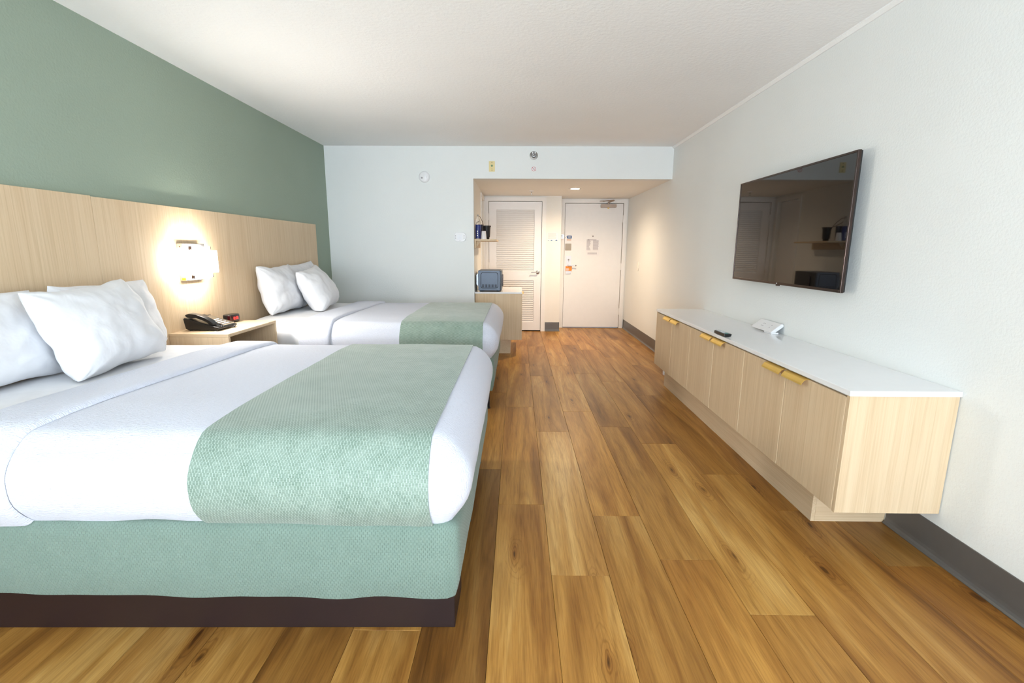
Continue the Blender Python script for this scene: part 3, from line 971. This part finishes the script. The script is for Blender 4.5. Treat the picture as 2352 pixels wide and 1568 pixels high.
# ------------------------------------------------------------------ beds
def shell(x0, x1, y0, y1, z0, z1, xs, rx=0.07, rz=0.10, bulge=0.02, taper=0.03, crown=0.02, seed=0.0, wr=0.004, ny=44, nz=12, foot_n=14):
    """rounded, slightly bulging mattress-like skin. Returns bmesh with param layer and uv."""
    bm = bmesh.new()
    uvl = bm.loops.layers.uv.new('UVMap')
    lo = Vector((x0, y0, z0)); hi = Vector((x1, y1, z1))
    r = Vector((rx, rx, rz))
    ys = [y0 + (y1 - y0) * (0.5 - 0.5 * math.cos(math.pi * (0.04 + 0.92 * j / ny))) for j in range(ny + 1)]
    ys[0], ys[-1] = y0, y1
    zs = [z0 + (z1 - z0) * k / nz for k in range(nz + 1)]
    cache = {}
    par = {}
    def F(p):
        q = Vector((min(max(p.x, lo.x + r.x), hi.x - r.x), min(max(p.y, lo.y + r.y), hi.y - r.y), min(p.z, hi.z - r.z)))
        d = Vector(((p.x - q.x) / r.x, (p.y - q.y) / r.y, (p.z - q.z) / r.z))
        if d.length > 1e-6:
            n = d.normalized()
            o = q + Vector((n.x * r.x, n.y * r.y, n.z * r.z))
        else:
            n = Vector((0, 0, 1)); o = q.copy()
        t = (o.z - z0) / (z1 - z0)
        pl = Vector((n.x, n.y, 0))
        k = bulge * math.sin(math.pi * min(1, max(0, t))) ** 0.8 - taper * max(0, 1 - t * 3.2) ** 1.5
        o += pl * k
        ux = min(o.x - x0, x1 - o.x) if True else 0
        e = min(o.y - y0, y1 - o.y, x1 - o.x)
        sm = min(1, max(0, (t - 0.15) / 0.85))
        o.z -= crown * sm * sm * (3 - 2 * sm) * min(1, max(0, 1 - e / 0.34)) ** 2
        w = noise.noise(Vector((o.x * 3.1 + seed, o.y * 3.1, o.z * 3.1))) * wr + noise.noise(Vector((o.x * 9 + seed, o.y * 9, o.z * 9))) * wr * 0.35
        o += n * w
        return o
    def V(p):
        key = (round(p[0], 5), round(p[1], 5), round(p[2], 5))
        if key not in cache:
            v = bm.verts.new(F(Vector(p)))
            cache[key] = v
            par[v] = Vector(p)
        return cache[key]
    def quad(ps, uvs, cen):
        vs = [V(p) for p in ps]
        if len(set(vs)) < 4:
            return
        f = bm.faces.new(vs)
        for l_, u in zip(f.loops, uvs):
            l_[uvl].uv = u
        fpar[f] = cen
    fpar = {}
    for i in range(len(xs) - 1):
        a, b = xs[i], xs[i + 1]
        for j in range(ny):
            c, d = ys[j], ys[j + 1]
            quad([(a, c, z1), (b, c, z1), (b, d, z1), (a, d, z1)], [(a, c), (b, c), (b, d), (a, d)], ((a + b) / 2, 'top'))
        for k in range(nz):
            c, d = zs[k], zs[k + 1]
            quad([(a, y0, c), (b, y0, c), (b, y0, d), (a, y0, d)], [(a, y0 - z1 + c), (b, y0 - z1 + c), (b, y0 - z1 + d), (a, y0 - z1 + d)], ((a + b) / 2, 'near'))
            quad([(b, y1, c), (a, y1, c), (a, y1, d), (b, y1, d)], [(b, y1 + z1 - c), (a, y1 + z1 - c), (a, y1 + z1 - d), (b, y1 + z1 - d)], ((a + b) / 2, 'far'))
    for j in range(ny):
        a, b = ys[j], ys[j + 1]
        for k in range(nz):
            c, d = zs[k], zs[k + 1]
            quad([(x1, a, c), (x1, b, c), (x1, b, d), (x1, a, d)], [(x1 + z1 - c, a), (x1 + z1 - c, b), (x1 + z1 - d, b), (x1 + z1 - d, a)], (x1, 'foot'))
            quad([(x0, b, c), (x0, a, c), (x0, a, d), (x0, b, d)], [(x0 - z1 + c, b), (x0 - z1 + c, a), (x0 - z1 + d, a), (x0 - z1 + d, b)], (x0, 'head'))
    bm.normal_update()
    return bm, fpar, par, z0

def layer(src, sel, off, thick, hem=0.0, seed=0.0, shear=0.0, yc=0.0, edges=None):
    """cut the chosen faces out of a shell, lift them by off and give them thickness"""
    bm, fpar, par, z0 = src
    out = bmesh.new()
    uo = out.loops.layers.uv.new('UVMap')
    ui = bm.loops.layers.uv['UVMap']
    vm = {}
    for f, (cx, face) in fpar.items():
        if not sel(cx, face):
            continue
        vs = []
        for v in f.verts:
            if v not in vm:
                p = par[v]
                of_ = off
                if edges:
                    q = min(p.x - edges[0], edges[1] - p.x) / 0.028
                    q = min(1, max(0, q))
                    of_ = 0.0082 + (off - 0.0082) * math.sqrt(1 - (1 - q) ** 2)
                co = v.co + v.normal * of_
                if hem and abs(p.z - z0) < 1e-5:
                    co.z += hem * noise.noise(Vector((p.x * 5 + seed, p.y * 5, seed)))
                co.x += shear * (p.y - yc)
                vm[v] = out.verts.new(co)
            vs.append(vm[v])
        nf = out.faces.new(vs)
        for a, b in zip(nf.loops, f.loops):
            a[uo].uv = b[ui].uv
    if thick:
        out.normal_update()
        if edges is None:
            bmesh.ops.solidify(out, geom=out.faces[:], thickness=thick)
    return out

def cloth(name, bm, mat, parent=None):
    for f in bm.faces:
        f.smooth = True
    return obj(name, bm, mat, parent, smooth=True)

def make_bed(y0, y1, seed, name_l, where, rail_y, crease, band_l, run_l, run_r, shear):
    xh, xf = -2.192, -0.178
    zt, zb = 0.735, 0.447
    cuts = sorted(set([xh + (xf - xh) * i / 60 for i in range(61)] + [crease, band_l, run_l, run_r, crease - 0.05]))
    cuts = [c for i, c in enumerate(cuts) if i == 0 or c - cuts[i - 1] > 0.004 or c in (crease, band_l, run_l, run_r)]
    # drop regular columns that crowd a hard edge
    cuts[0], cuts[-1] = xh, xf
    extra = [crease - d for d in (0.001, 0.003, 0.007, 0.013, 0.020)] + [band_l + d for d in (0.002, 0.006, 0.013, 0.020)]
    hard = {crease, band_l, run_l, run_r, xh, xf}
    cuts = [c for c in cuts if c in hard or all(abs(c - h) > 0.008 for h in hard)]
    cuts = sorted(set([c for c in cuts if all(abs(c - e) > 0.003 for e in extra) or c in hard] + extra))
    bed = thing('bed', name_l, 'bed', ((xh + xf) / 2, (y0 + y1) / 2, 0), 'hotel beds')
    src = shell(xh, xf, y0, y1, zb, zt, cuts, 0.075, 0.13, 0.030, 0.030, 0.020, seed, 0.004)
    # mattress with its sheet
    b = layer(src, lambda c, f: True, 0.0, 0)
    cloth('mattress_sheet', b, m_sheet, bed)
    # box spring with fitted green skirt
    n = 50
    xs = [xh + (xf - 0.004 - xh) * i / n for i in range(n + 1)]
    sk = shell(xh, xf - 0.004, y0 + 0.012, y1 - 0.012, 0.172, 0.452, xs, 0.035, 0.035, 0.006, 0.012, 0.004, seed + 9, 0.003, 40, 10)
    b = layer(sk, lambda c, f: f != 'head', 0, 0.004, 0.014, seed)
    cloth('box_spring_skirt', b, m_skirt, bed)
    # base
    bf = new()
    box(bf, xh + 0.05, xf - 0.06, y0 + 0.125, y0 + 0.165, 0.141, 0.178); box(bf, xh + 0.05, xf - 0.06, y1 - 0.165, y1 - 0.125, 0.141, 0.178)
    box(bf, xf - 0.10, xf - 0.06, y0 + 0.166, y1 - 0.166, 0.141, 0.178)
    obj('base_frame', bf, m_legm, bed)
    for lx in (xh + 0.09, -0.238):
        for ly in (y0 + 0.125, (y0 + y1) / 2, y1 - 0.125):
            bl = new(); box(bl, lx - 0.018, lx + 0.018, ly - 0.018, ly + 0.018, 0.008, 0.140)
            lg = obj('leg', bl, m_legm, bed, 0.002)
            bl = new(); lathe(bl, [(0.024, 0), (0.024, 0.004), (0.016, 0.009)], (lx, ly, 0), (0, 0, 1), 14)
            obj('foot_glide', bl, m_blackm, lg)
    if rail_y:
        bf = new()
        prism(bf, [(xh, rail_y - 0.034), (-0.208, rail_y), (-0.208, rail_y + 0.016), (xh, rail_y - 0.018)], 'z', 0.0, 0.200)
        obj('side_kickboard', bf, m_brown, bed, 0.002)
        bf = new(); box(bf, -0.224, -0.2085, rail_y + 0.017, rail_y + 0.20, 0.0, 0.195)
        obj('end_kickboard', bf, m_brown, bed, 0.002)
    # blanket
    b = layer(src, lambda c, f: f != 'head' and c > crease - 0.05, 0.007, 0.007, 0.010, seed + 3)
    bl = cloth('blanket', b, m_blank)
    tag(bl, 'white textured blanket tucked over the ' + where + ' bed', 'blanket', 'white blankets')
    b = layer(src, lambda c, f: f != 'head' and band_l < c < crease, 0.026, 0.018, 0.014, seed + 5, shear, (y0 + y1) / 2, (band_l, crease))
    cloth('turned_down_band', b, m_blank, bl)
    b = layer(src, lambda c, f: f in ('top', 'near', 'far') and run_l < c < run_r, 0.0145, 0.006, 0.008, seed + 7)
    ru = cloth('bed_runner', b, m_runner)
    tag(ru, 'sage green woven bed runner across the foot of the ' + where + ' bed', 'bed runner', 'green bed runners')
    src[0].free()
    return bed

make_bed(1.375, 2.925, 1.3, 'near queen bed with white bedding, green skirt and dark kickboard', 'near', 1.473, -1.500, -1.745, -0.985, -0.262, 0.055)
make_bed(3.735, 5.275, 8.1, 'far queen bed with white bedding and green skirt on dark legs', 'far', None, -1.440, -1.690, -0.915, -0.265, 0.02)

# ------------------------------------------------------------------ pillows
def pillow(label, w, h, t, base, yaw, lean, seed, group='white bed pillows', roll=0.0, ear=1.0):
    """base: middle of the lower edge; lean: degrees back from vertical towards the headboard; yaw about z"""
    b = bmesh.new()
    n = 44
    def P(u, v, s):
        pu = 1 - 0.060 * ear * (1 - abs(v) ** 2.5)
        pv = 1 - 0.085 * ear * (1 - abs(u) ** 2.2)
        rc = 1 - 0.055 * (abs(u) * abs(v)) ** 5
        x = w / 2 * u * pu * rc
        y = h / 2 * v * pv * rc
        th = t / 2 * max(0.0, (1 - abs(u) ** 3.0)) ** 0.55 * max(0.0, (1 - abs(v) ** 2.6)) ** 0.55 * (1.06 - 0.22 * v)
        cr = (abs(u) * abs(v)) ** 1.5
        wrk = noise.noise(Vector((u * 2.3 + seed, v * 2.3, s * 3))) * 0.014
        dx, dy = (1 - abs(u)), (1 - abs(v))
        ang = math.atan2(dy, dx + 1e-6)
        wrk += 0.006 * math.sin(ang * 11 + seed * 3 + 2 * noise.noise(Vector((u * 3, v * 3, seed)))) * math.exp(-3.2 * math.hypot(dx, dy)) * 1.4
        wrk += 0.004 * noise.noise(Vector((u * 7 + seed, v * 5, s)))
        edge = min(1, 6 * th / t)
        z = s * (th + wrk * edge)
        x += 0.010 * noise.noise(Vector((v * 2.5, seed, 1.7))) * abs(u)
        y += 0.010 * noise.noise(Vector((u * 2.5, seed, 4.2))) * abs(v)
        y -= 0.012 * (1 - u * u) * (v > 0) * v
        return Vector((x, y, z))
    g = {}
    for s in (1, -1):
        for i in range(n + 1):
            for j in range(n + 1):
                u = -math.cos(math.pi * i / n) * 0.5 + (2 * i / n - 1) * 0.5
                v = -math.cos(math.pi * j / n) * 0.5 + (2 * j / n - 1) * 0.5
                if s == -1 and (i in (0, n) or j in (0, n)):
                    g[(s, i, j)] = g[(1, i, j)]
                else:
                    g[(s, i, j)] = b.verts.new(P(u, v, s))
    for s in (1, -1):
        for i in range(n):
            for j in range(n):
                q = [g[(s, i, j)], g[(s, i + 1, j)], g[(s, i + 1, j + 1)], g[(s, i, j + 1)]]
                b.faces.new(q if s == 1 else q[::-1])
    # local x -> along the bed width (+Y), local y -> up, local z -> towards the foot (+X)
    lr = math.radians(lean)
    wd = Vector((0, 1, 0)); hd = Vector((-math.sin(lr), 0, math.cos(lr))); nn = wd.cross(hd)
    if roll:
        q = Matrix.Rotation(math.radians(roll), 3, nn)
        wd, hd = q @ wd, q @ hd
    rz = Matrix.Rotation(math.radians(yaw), 3, 'Z')
    wd, hd, nn = rz @ wd, rz @ hd, rz @ nn
    mm = Matrix((wd, hd, nn)).transposed()
    for v in b.verts:
        v.co = mm @ (v.co + Vector((0, h / 2, 0))) + Vector(base)
    # rest on the sheet: flatten what would sink in
    zf = base[2]
    for v in b.verts:
        if v.co.z < zf + 0.006:
            v.co.z = zf + 0.006 + (v.co.z - zf - 0.006) * 0.05
    o = cloth('pillow', b, m_pillow)
    return tag(o, label, 'pillow', group)

ZP = 0.738
pillow('white pillow at the left frame edge against the headboard on the near bed', 0.68, 0.405, 0.17, (-2.055, 1.795, ZP), 0, 15, 2.1)
pillow('white pillow behind the front pillow on the near bed', 0.61, 0.405, 0.18, (-2.070, 2.490, ZP), 0, 14, 5.7, roll=-1, ear=0.5)
pillow('large white front pillow leaning on the others on the near bed', 0.605, 0.44, 0.20, (-1.862, 2.240, ZP), 3, 23, 9.4, roll=3, ear=1.15)
pillow('white pillow nearest the nightstand on the far bed', 0.60, 0.44, 0.20, (-2.05, 4.280, ZP), 0, 13, 12.2)
pillow('white pillow behind the front pillow on the far bed', 0.60, 0.445, 0.15, (-2.095, 4.895, ZP), 0, 11, 17.9, roll=3)
pillow('white front pillow leaning on the others on the far bed', 0.60, 0.44, 0.22, (-1.795, 4.615, ZP), 4, 27, 23.3, roll=5)

# ------------------------------------------------------------------ media console
mx, my0, my1 = 1.358, 1.900, 4.655
mz0, mz1 = 0.205, 0.722
mc = thing('media_console', 'long floating pale oak console with brass handles on the right wall', 'console', ((mx + XR) / 2, (my0 + my1) / 2, 0))
bm = new(); box(bm, mx + 0.020, XR - 0.004, my0 + 0.019, my1 - 0.019, mz0, mz1 - 0.004); obj('carcass', bm, m_trim, mc)
bm = new(); box(bm, mx, XR - 0.004, my0, my0 + 0.0185, mz0, mz1); obj('end_panel', bm, m_oakz, mc, 0.0008)
bm = new(); box(bm, mx, XR - 0.004, my1 - 0.0185, my1, mz0, mz1); obj('end_panel', bm, m_oakz, mc, 0.0008)
nd_ = 6
dw = (my1 - my0 - 0.038) / nd_
HL = 0.172
for i in range(nd_):
    a = my0 + 0.019 + i * dw + 0.0021; b_ = a + dw - 0.0042
    bm = new(); box(bm, mx, mx + 0.0188, a, b_, mz0 + 0.001, mz1 - 0.010)
    dr = obj('door', bm, m_oakz, mc, 0.0030, 1)
    # brass edge pull, near the meeting edge of each pair
    h0 = b_ - 0.010 - HL if i % 2 == 0 else a + 0.010
    bm = new()
    prof = [(mx + 0.010, mz1 - 0.0098), (mx - 0.004, mz1 - 0.0098), (mx - 0.018, mz1 - 0.014), (mx - 0.030, mz1 - 0.030), (mx - 0.032, mz1 - 0.038), (mx - 0.0305, mz1 - 0.0385), (mx - 0.028, mz1 - 0.031), (mx - 0.017, mz1 - 0.0165), (mx - 0.004, mz1 - 0.0118), (mx + 0.010, mz1 - 0.0118)]
    prof = [(x, z + 0.0098 - 0.0002 + 0.0) for x, z in prof]
    prism(bm, [(x, z - 0.0096 + 0.0022) for x, z in prof], 'y', h0, h0 + HL)
    obj('handle', bm, m_brass, dr)
# plinth
px = 1.447
bm = new(); box(bm, px, px + 0.018, 2.178, 4.590, 0, mz0 - 0.0005); obj('plinth', bm, m_oaky, mc, 0.0008)
bm = new(); box(bm, px + 0.0185, XR - 0.0005, 2.1775, 2.196, 0, mz0 - 0.0005); obj('plinth_end', bm, m_oakx, mc, 0.0008)
bm = new(); box(bm, px + 0.0185, XR - 0.0005, 4.572, 4.590, 0, mz0 - 0.0005); obj('plinth_end', bm, m_oakx, mc, 0.0008)
bm = new(); box(bm, px - 0.004, px + 0.02, 4.592, 4.635, 0.100, mz0 - 0.0005); obj('support_block', bm, m_whitep, mc, 0.001)
bm = new(); box(bm, 1.352, XR - 0.001, my0 - 0.006, my1 + 0.004, mz1 + 0.0005, 0.745)
tag(obj('countertop', bm, m_quartz, bev=0.0015), 'glossy white quartz top on the long oak console', 'countertop')

# remote control on the console
rm = thing('remote_control', 'slim black remote control at the front edge of the console top', 'remote control', (1.375, 3.19, 0.745))
bm = new()
prism(bm, [(1.352, 0.752), (1.357, 0.746), (1.383, 0.746), (1.396, 0.750), (1.402, 0.764), (1.398, 0.767), (1.354, 0.767)], 'y', 3.110, 3.275)
obj('body', bm, m_black, rm, 0.002)
bm = new(); box(bm, 1.356, 1.396, 3.114, 3.270, 0.7672, 0.7680); fp = obj('face_plate', bm, plain('remote_grey', lin(90, 100, 108), 0.35), rm)
bm = new()
for i in range(7):
    for j in range(3):
        box(bm, 1.362 + j * 0.011, 1.368 + j * 0.011, 3.150 + i * 0.016, 3.158 + i * 0.016, 0.768, 0.7700)
obj('buttons', bm, m_whitep, fp)
bm = new(); cyl(bm, (1.376, 3.135, 0.768), 0.009, 0.002, (0, 0, 1), 14); obj('navigation_pad', bm, plain('teal_button', lin(60, 150, 130), 0.4), fp)
# tilted power block by the wall
pb = thing('power_block', 'tilted white power outlet block at the back of the console top', 'power outlet', (1.755, 3.37, 0.745))
bm = new(); box(bm, 1.722, 1.772, 3.235, 3.335, 0.7452, 0.756); obj('base', bm, m_whitep, pb, 0.003)
bm = new()
prism(bm, [(1.716, 0.758), (1.726, 0.753), (1.750, 0.756), (1.802, 0.796), (1.800, 0.812), (1.786, 0.816)], 'y', 3.235, 3.515)
bd = obj('tilted_body', bm, m_whitep, pb, 0.005, 3)
bm = new()
u_ = Vector((1.786 - 1.716, 0, 0.816 - 0.758)).normalized(); nn_ = Vector((-u_.z, 0, u_.x))
for yy, tt in ((3.40, 0.036), (3.418, 0.036), (3.40, 0.058), (3.418, 0.058), (3.31, 0.036), (3.31, 0.058)):
    p = Vector((1.716, yy, 0.758)) + u_ * tt
    cyl(bm, p - nn_ * 0.0005, 0.0035, 0.0015, nn_, 8)
obj('outlet_holes', bm, m_greyp, bd)

# ------------------------------------------------------------------ television
TX = 1.732
ty0, ty1, tz0, tz1 = 2.602, 3.920, 1.080, 1.808
tv = thing('television', 'large flat dark television mounted on the right wall', 'television', ((TX + XR) / 2, (ty0 + ty1) / 2, tz0))
bm = new(); box(bm, TX + 0.002, TX + 0.022, ty0 + 0.002, ty1 - 0.002, tz0 + 0.002, tz1 - 0.002); obj('back_cover', bm, m_blackm, tv, 0.004)
bm = new()
bw, bb = 0.011, 0.016
box(bm, TX - 0.004, TX + 0.012, ty0, ty0 + bw, tz0, tz1); box(bm, TX - 0.004, TX + 0.012, ty1 - bw, ty1, tz0, tz1)
box(bm, TX - 0.004, TX + 0.012, ty0 + bw, ty1 - bw, tz1 - bw, tz1); box(bm, TX - 0.004, TX + 0.012, ty0 + bw, ty1 - bw, tz0, tz0 + bb)
bz = obj('bezel', bm, m_bezel, tv, 0.0012)
bm = new(); box(bm, TX - 0.001, TX + 0.0015, ty0 + bw, ty1 - bw, tz0 + bb, tz1 - bw); obj('screen', bm, m_screen, tv)
bm = new(); box(bm, TX + 0.0225, TX + 0.045, ty0 + 0.25, ty1 - 0.25, tz0 + 0.06, tz1 - 0.25); obj('rear_housing', bm, m_blackm, tv, 0.006)
bm = new(); box(bm, TX + 0.0455, XR - 0.0005, 3.05, 3.47, tz0 + 0.2, tz1 - 0.3); obj('wall_mount', bm, m_legm, tv)
bm = new(); box(bm, TX - 0.002, TX + 0.008, 3.226, 3.262, tz0 - 0.008, tz0 - 0.0005); obj('sensor_tab', bm, m_bezel, bz, 0.001)
text('LG', 0.012, m_whitep, bz, (TX - 0.0045, 3.247, tz0 + 0.008), (0, -1, 0), (0, 0, 1), 'logo')

# ------------------------------------------------------------------ alcove: counter, shelf, microwave and small things
ax0, ax1, ay0, ay1 = XA + 0.002, 0.066, 5.945, 6.785
ac = thing('counter_cabinet', 'pale oak alcove cabinet beyond the far bed', 'cabinet', ((ax0 + ax1) / 2, (ay0 + ay1) / 2, 0))
bm = new(); box(bm, ax0 + 0.004, ax1 - 0.020, ay0 + 0.0195, ay1 - 0.0195, 0.19, 0.766); obj('carcass', bm, m_oakz, ac)
bm = new(); box(bm, ax0 + 0.004, ax1, ay0, ay0 + 0.019, 0.19, 0.766); obj('end_panel', bm, m_oakz, ac, 0.0008)
bm = new(); box(bm, ax0 + 0.004, ax1, ay1 - 0.019, ay1, 0.19, 0.766); obj('end_panel', bm, m_oakz, ac, 0.0008)
for a, b_ in ((ay0 + 0.021, 6.363), (6.367, ay1 - 0.021)):
    bm = new(); box(bm, ax1 - 0.0185, ax1, a, b_, 0.192, 0.758); dr = obj('door', bm, m_oakz, ac, 0.0008)
    bm = new(); box(bm, ax1, ax1 + 0.022, (6.363 - 0.17 if a < 6.3 else 6.367), (6.363 if a < 6.3 else 6.537), 0.744, 0.748); obj('handle', bm, m_brass, dr)
bm = new(); box(bm, ax0 + 0.01, -0.077, 6.030, 6.700, 0.0, 0.1895); obj('plinth', bm, m_oaky, ac)
bm = new(); box(bm, ax0, ax1 + 0.001, ay0 - 0.004, ay1 + 0.002, 0.7665, 0.786)
tag(obj('countertop', bm, m_quartz, bev=0.001), 'white quartz top on the alcove cabinet under the microwave', 'countertop')
# wall shelf
sh = thing('wall_shelf', 'short pale oak shelf on the alcove wall above the microwave', 'shelf', (-0.385, 6.3, 1.405))
bm = new(); box(bm, ax0, -0.252, 5.945, 6.655, 1.402, 1.421); obj('board', bm, m_oaky, sh, 0.001)
bm = new(); box(bm, ax0, ax0 + 0.02, 5.945, 6.655, 1.320, 1.4015); obj('wall_cleat', bm, m_oaky, sh, 0.001)
bm = new(); prism(bm, [(ax0 + 0.0205, 1.4015), (ax0 + 0.075, 1.4015), (ax0 + 0.0205, 1.330)], 'y', 6.02, 6.035); obj('bracket', bm, m_oaky, sh)

# microwave, turned to face the hall
mwx0, mwx1, mwy0, mwy1, mwz0, mwz1 = -0.478, -0.205, 5.985, 6.430, 0.800, 1.046
mw = thing('microwave', 'dark grey microwave on the alcove counter', 'microwave', ((mwx0 + mwx1) / 2, (mwy0 + mwy1) / 2, 0.786))
bm = new(); box(bm, mwx0, mwx1, mwy0, mwy1, mwz0, mwz1); bd = obj('body', bm, m_micro, mw, 0.006)
bm = new()
o_ = rrect(mwx0 + 0.030, mwx1 - 0.026, mwz0 + 0.028, mwz1 - 0.022, 0.03, 6)
i_ = rrect(mwx0 + 0.036, mwx1 - 0.032, mwz0 + 0.034, mwz1 - 0.028, 0.026, 6)
va = [bm.verts.new((x, mwy0 - 0.0005, z)) for x, z in o_]; vb = [bm.verts.new((x, mwy0 - 0.0035, z)) for x, z in [((a[0] + b[0]) / 2, (a[1] + b[1]) / 2) for a, b in zip(o_, i_)]]; vc = [bm.verts.new((x, mwy0 - 0.0005, z)) for x, z in i_]
nn = len(o_)
for k in range(nn):
    bm.faces.new((va[k], va[(k + 1) % nn], vb[(k + 1) % nn], vb[k])); bm.faces.new((vb[k], vb[(k + 1) % nn], vc[(k + 1) % nn], vc[k]))
obj('pressed_panel_rib', bm, m_blackm, bd)
bm = new()
for i in range(5):
    xx = mwx0 + 0.048 + i * 0.039
    for k in range(4):
        box(bm, xx, xx + 0.026, mwy0 - 0.0012, mwy0 + 0.001, mwz0 + 0.042 + k * 0.009, mwz0 + 0.047 + k * 0.009)
obj('vent_slots', bm, m_gap, bd)
bm = new(); box(bm, mwx1, mwx1 + 0.018, mwy0 + 0.002, mwy1 - 0.002, mwz0 + 0.002, mwz1 - 0.002); dr = obj('door', bm, m_black, mw, 0.003)
bm = new(); box(bm, mwx1 + 0.0185, mwx1 + 0.034, mwy0 + 0.10, mwy0 + 0.118, mwz0 + 0.05, mwz1 - 0.05); obj('handle', bm, m_bezel, dr, 0.004)
bm = new(); prism(bm, [(mwx0, mwz0 + 0.05), (mwx0 - 0.022, mwz0 + 0.075), (mwx0 - 0.022, mwz1 - 0.055), (mwx0, mwz1 - 0.035)], 'y', mwy0 + 0.02, mwy1 - 0.06); obj('rear_bulge', bm, plain('pale_steel', lin(190, 196, 204), 0.4, 0.6), bd)
for fx in (mwx0 + 0.03, mwx1 - 0.03):
    for fy in (mwy0 + 0.04, mwy1 - 0.04):
        bm = new(); lathe(bm, [(0.013, 0), (0.015, 0.014)], (fx, fy, 0.7862), (0, 0, 1), 12); obj('foot', bm, m_blackm, mw)

# things on the shelf
bt = thing('water_bottle', 'tall clear water bottle with dark blue label on the shelf', 'bottle', (-0.475, 6.00, 1.421))
t = NT('clear_plastic')
t.b.inputs['Base Color'].default_value = (0.93, 0.90, 0.86, 1); t.b.inputs['Transmission Weight'].default_value = 0.85; t.b.inputs['Roughness'].default_value = 0.12; t.b.inputs['IOR'].default_value = 1.2
bm = new(); lathe(bm, [(0.024, 0), (0.031, 0.004), (0.031, 0.20), (0.026, 0.232), (0.013, 0.264), (0.012, 0.272)], (-0.475, 6.00, 1.4212), (0, 0, 1), 24); obj('bottle_body', bm, t.m, bt, smooth=True)
bm = new(); lathe(bm, [(0.0315, 0.01), (0.0318, 0.012), (0.0318, 0.170), (0.0315, 0.172)], (-0.475, 6.00, 1.4212), (0, 0, 1), 24); lb = obj('label_wrap', bm, plain('navy_label', lin(30, 44, 112), 0.3), bt, smooth=True)
bm = new(); cyl(bm, (-0.475, 6.00, 1.6932), 0.014, 0.018, (0, 0, 1), 16); obj('cap', bm, plain('grey_cap', lin(170, 160, 150), 0.4), bt)
bm = new()
for zz in (1.46, 1.485, 1.508):
    box(bm, -0.486, -0.474, 6.00 - 0.0332, 6.00 - 0.0305, zz, zz + 0.014)
obj('label_print', bm, m_paper, lb)
cpn = thing('paper_cup', 'upturned white cup on the shelf beside the blue bottle', 'cup', (-0.405, 5.985, 1.421))
bm = new(); lathe(bm, [(0.037, 0), (0.037, 0.004), (0.034, 0.006), (0.025, 0.096), (0.023, 0.098), (0, 0.096)], (-0.405, 5.985, 1.4212), (0, 0, 1), 24); obj('cup_body', bm, plain('cup_white', lin(232, 228, 226), 0.6), cpn, smooth=True)
ib = thing('ice_bucket', 'black tapered ice bucket with brown strap on the shelf', 'ice bucket', (-0.385, 6.19, 1.421))
bm = new(); lathe(bm, [(0.030, 0), (0.032, 0.002), (0.050, 0.155), (0.055, 0.156), (0.055, 0.170), (0.049, 0.170), (0.042, 0.03), (0, 0.03)], (-0.383, 6.19, 1.4212), (0, 0, 1), 28); obj('bucket', bm, m_blackm, ib, smooth=True)
bm = new(); tube(bm, [(-0.418, 6.15, 1.588), (-0.430, 6.10, 1.640), (-0.455, 6.045, 1.690), (-0.482, 6.042, 1.696), (-0.500, 6.06, 1.668), (-0.498, 6.10, 1.640), (-0.455, 6.16, 1.600), (-0.425, 6.19, 1.586)], 0.0035, 8); obj('strap_handle', bm, plain('brown_strap', lin(96, 70, 50), 0.5), ib, smooth=True)
tb = thing('dark_tumbler', 'dark navy tumbler between bottle and ice bucket on the shelf', 'tumbler', (-0.450, 6.075, 1.421))
bm = new(); lathe(bm, [(0.024, 0), (0.025, 0.002), (0.030, 0.178), (0.026, 0.178), (0.024, 0.03), (0, 0.03)], (-0.450, 6.075, 1.4212), (0, 0, 1), 20); obj('tumbler_body', bm, plain('navy_plastic', lin(24, 28, 52), 0.35), tb, smooth=True)
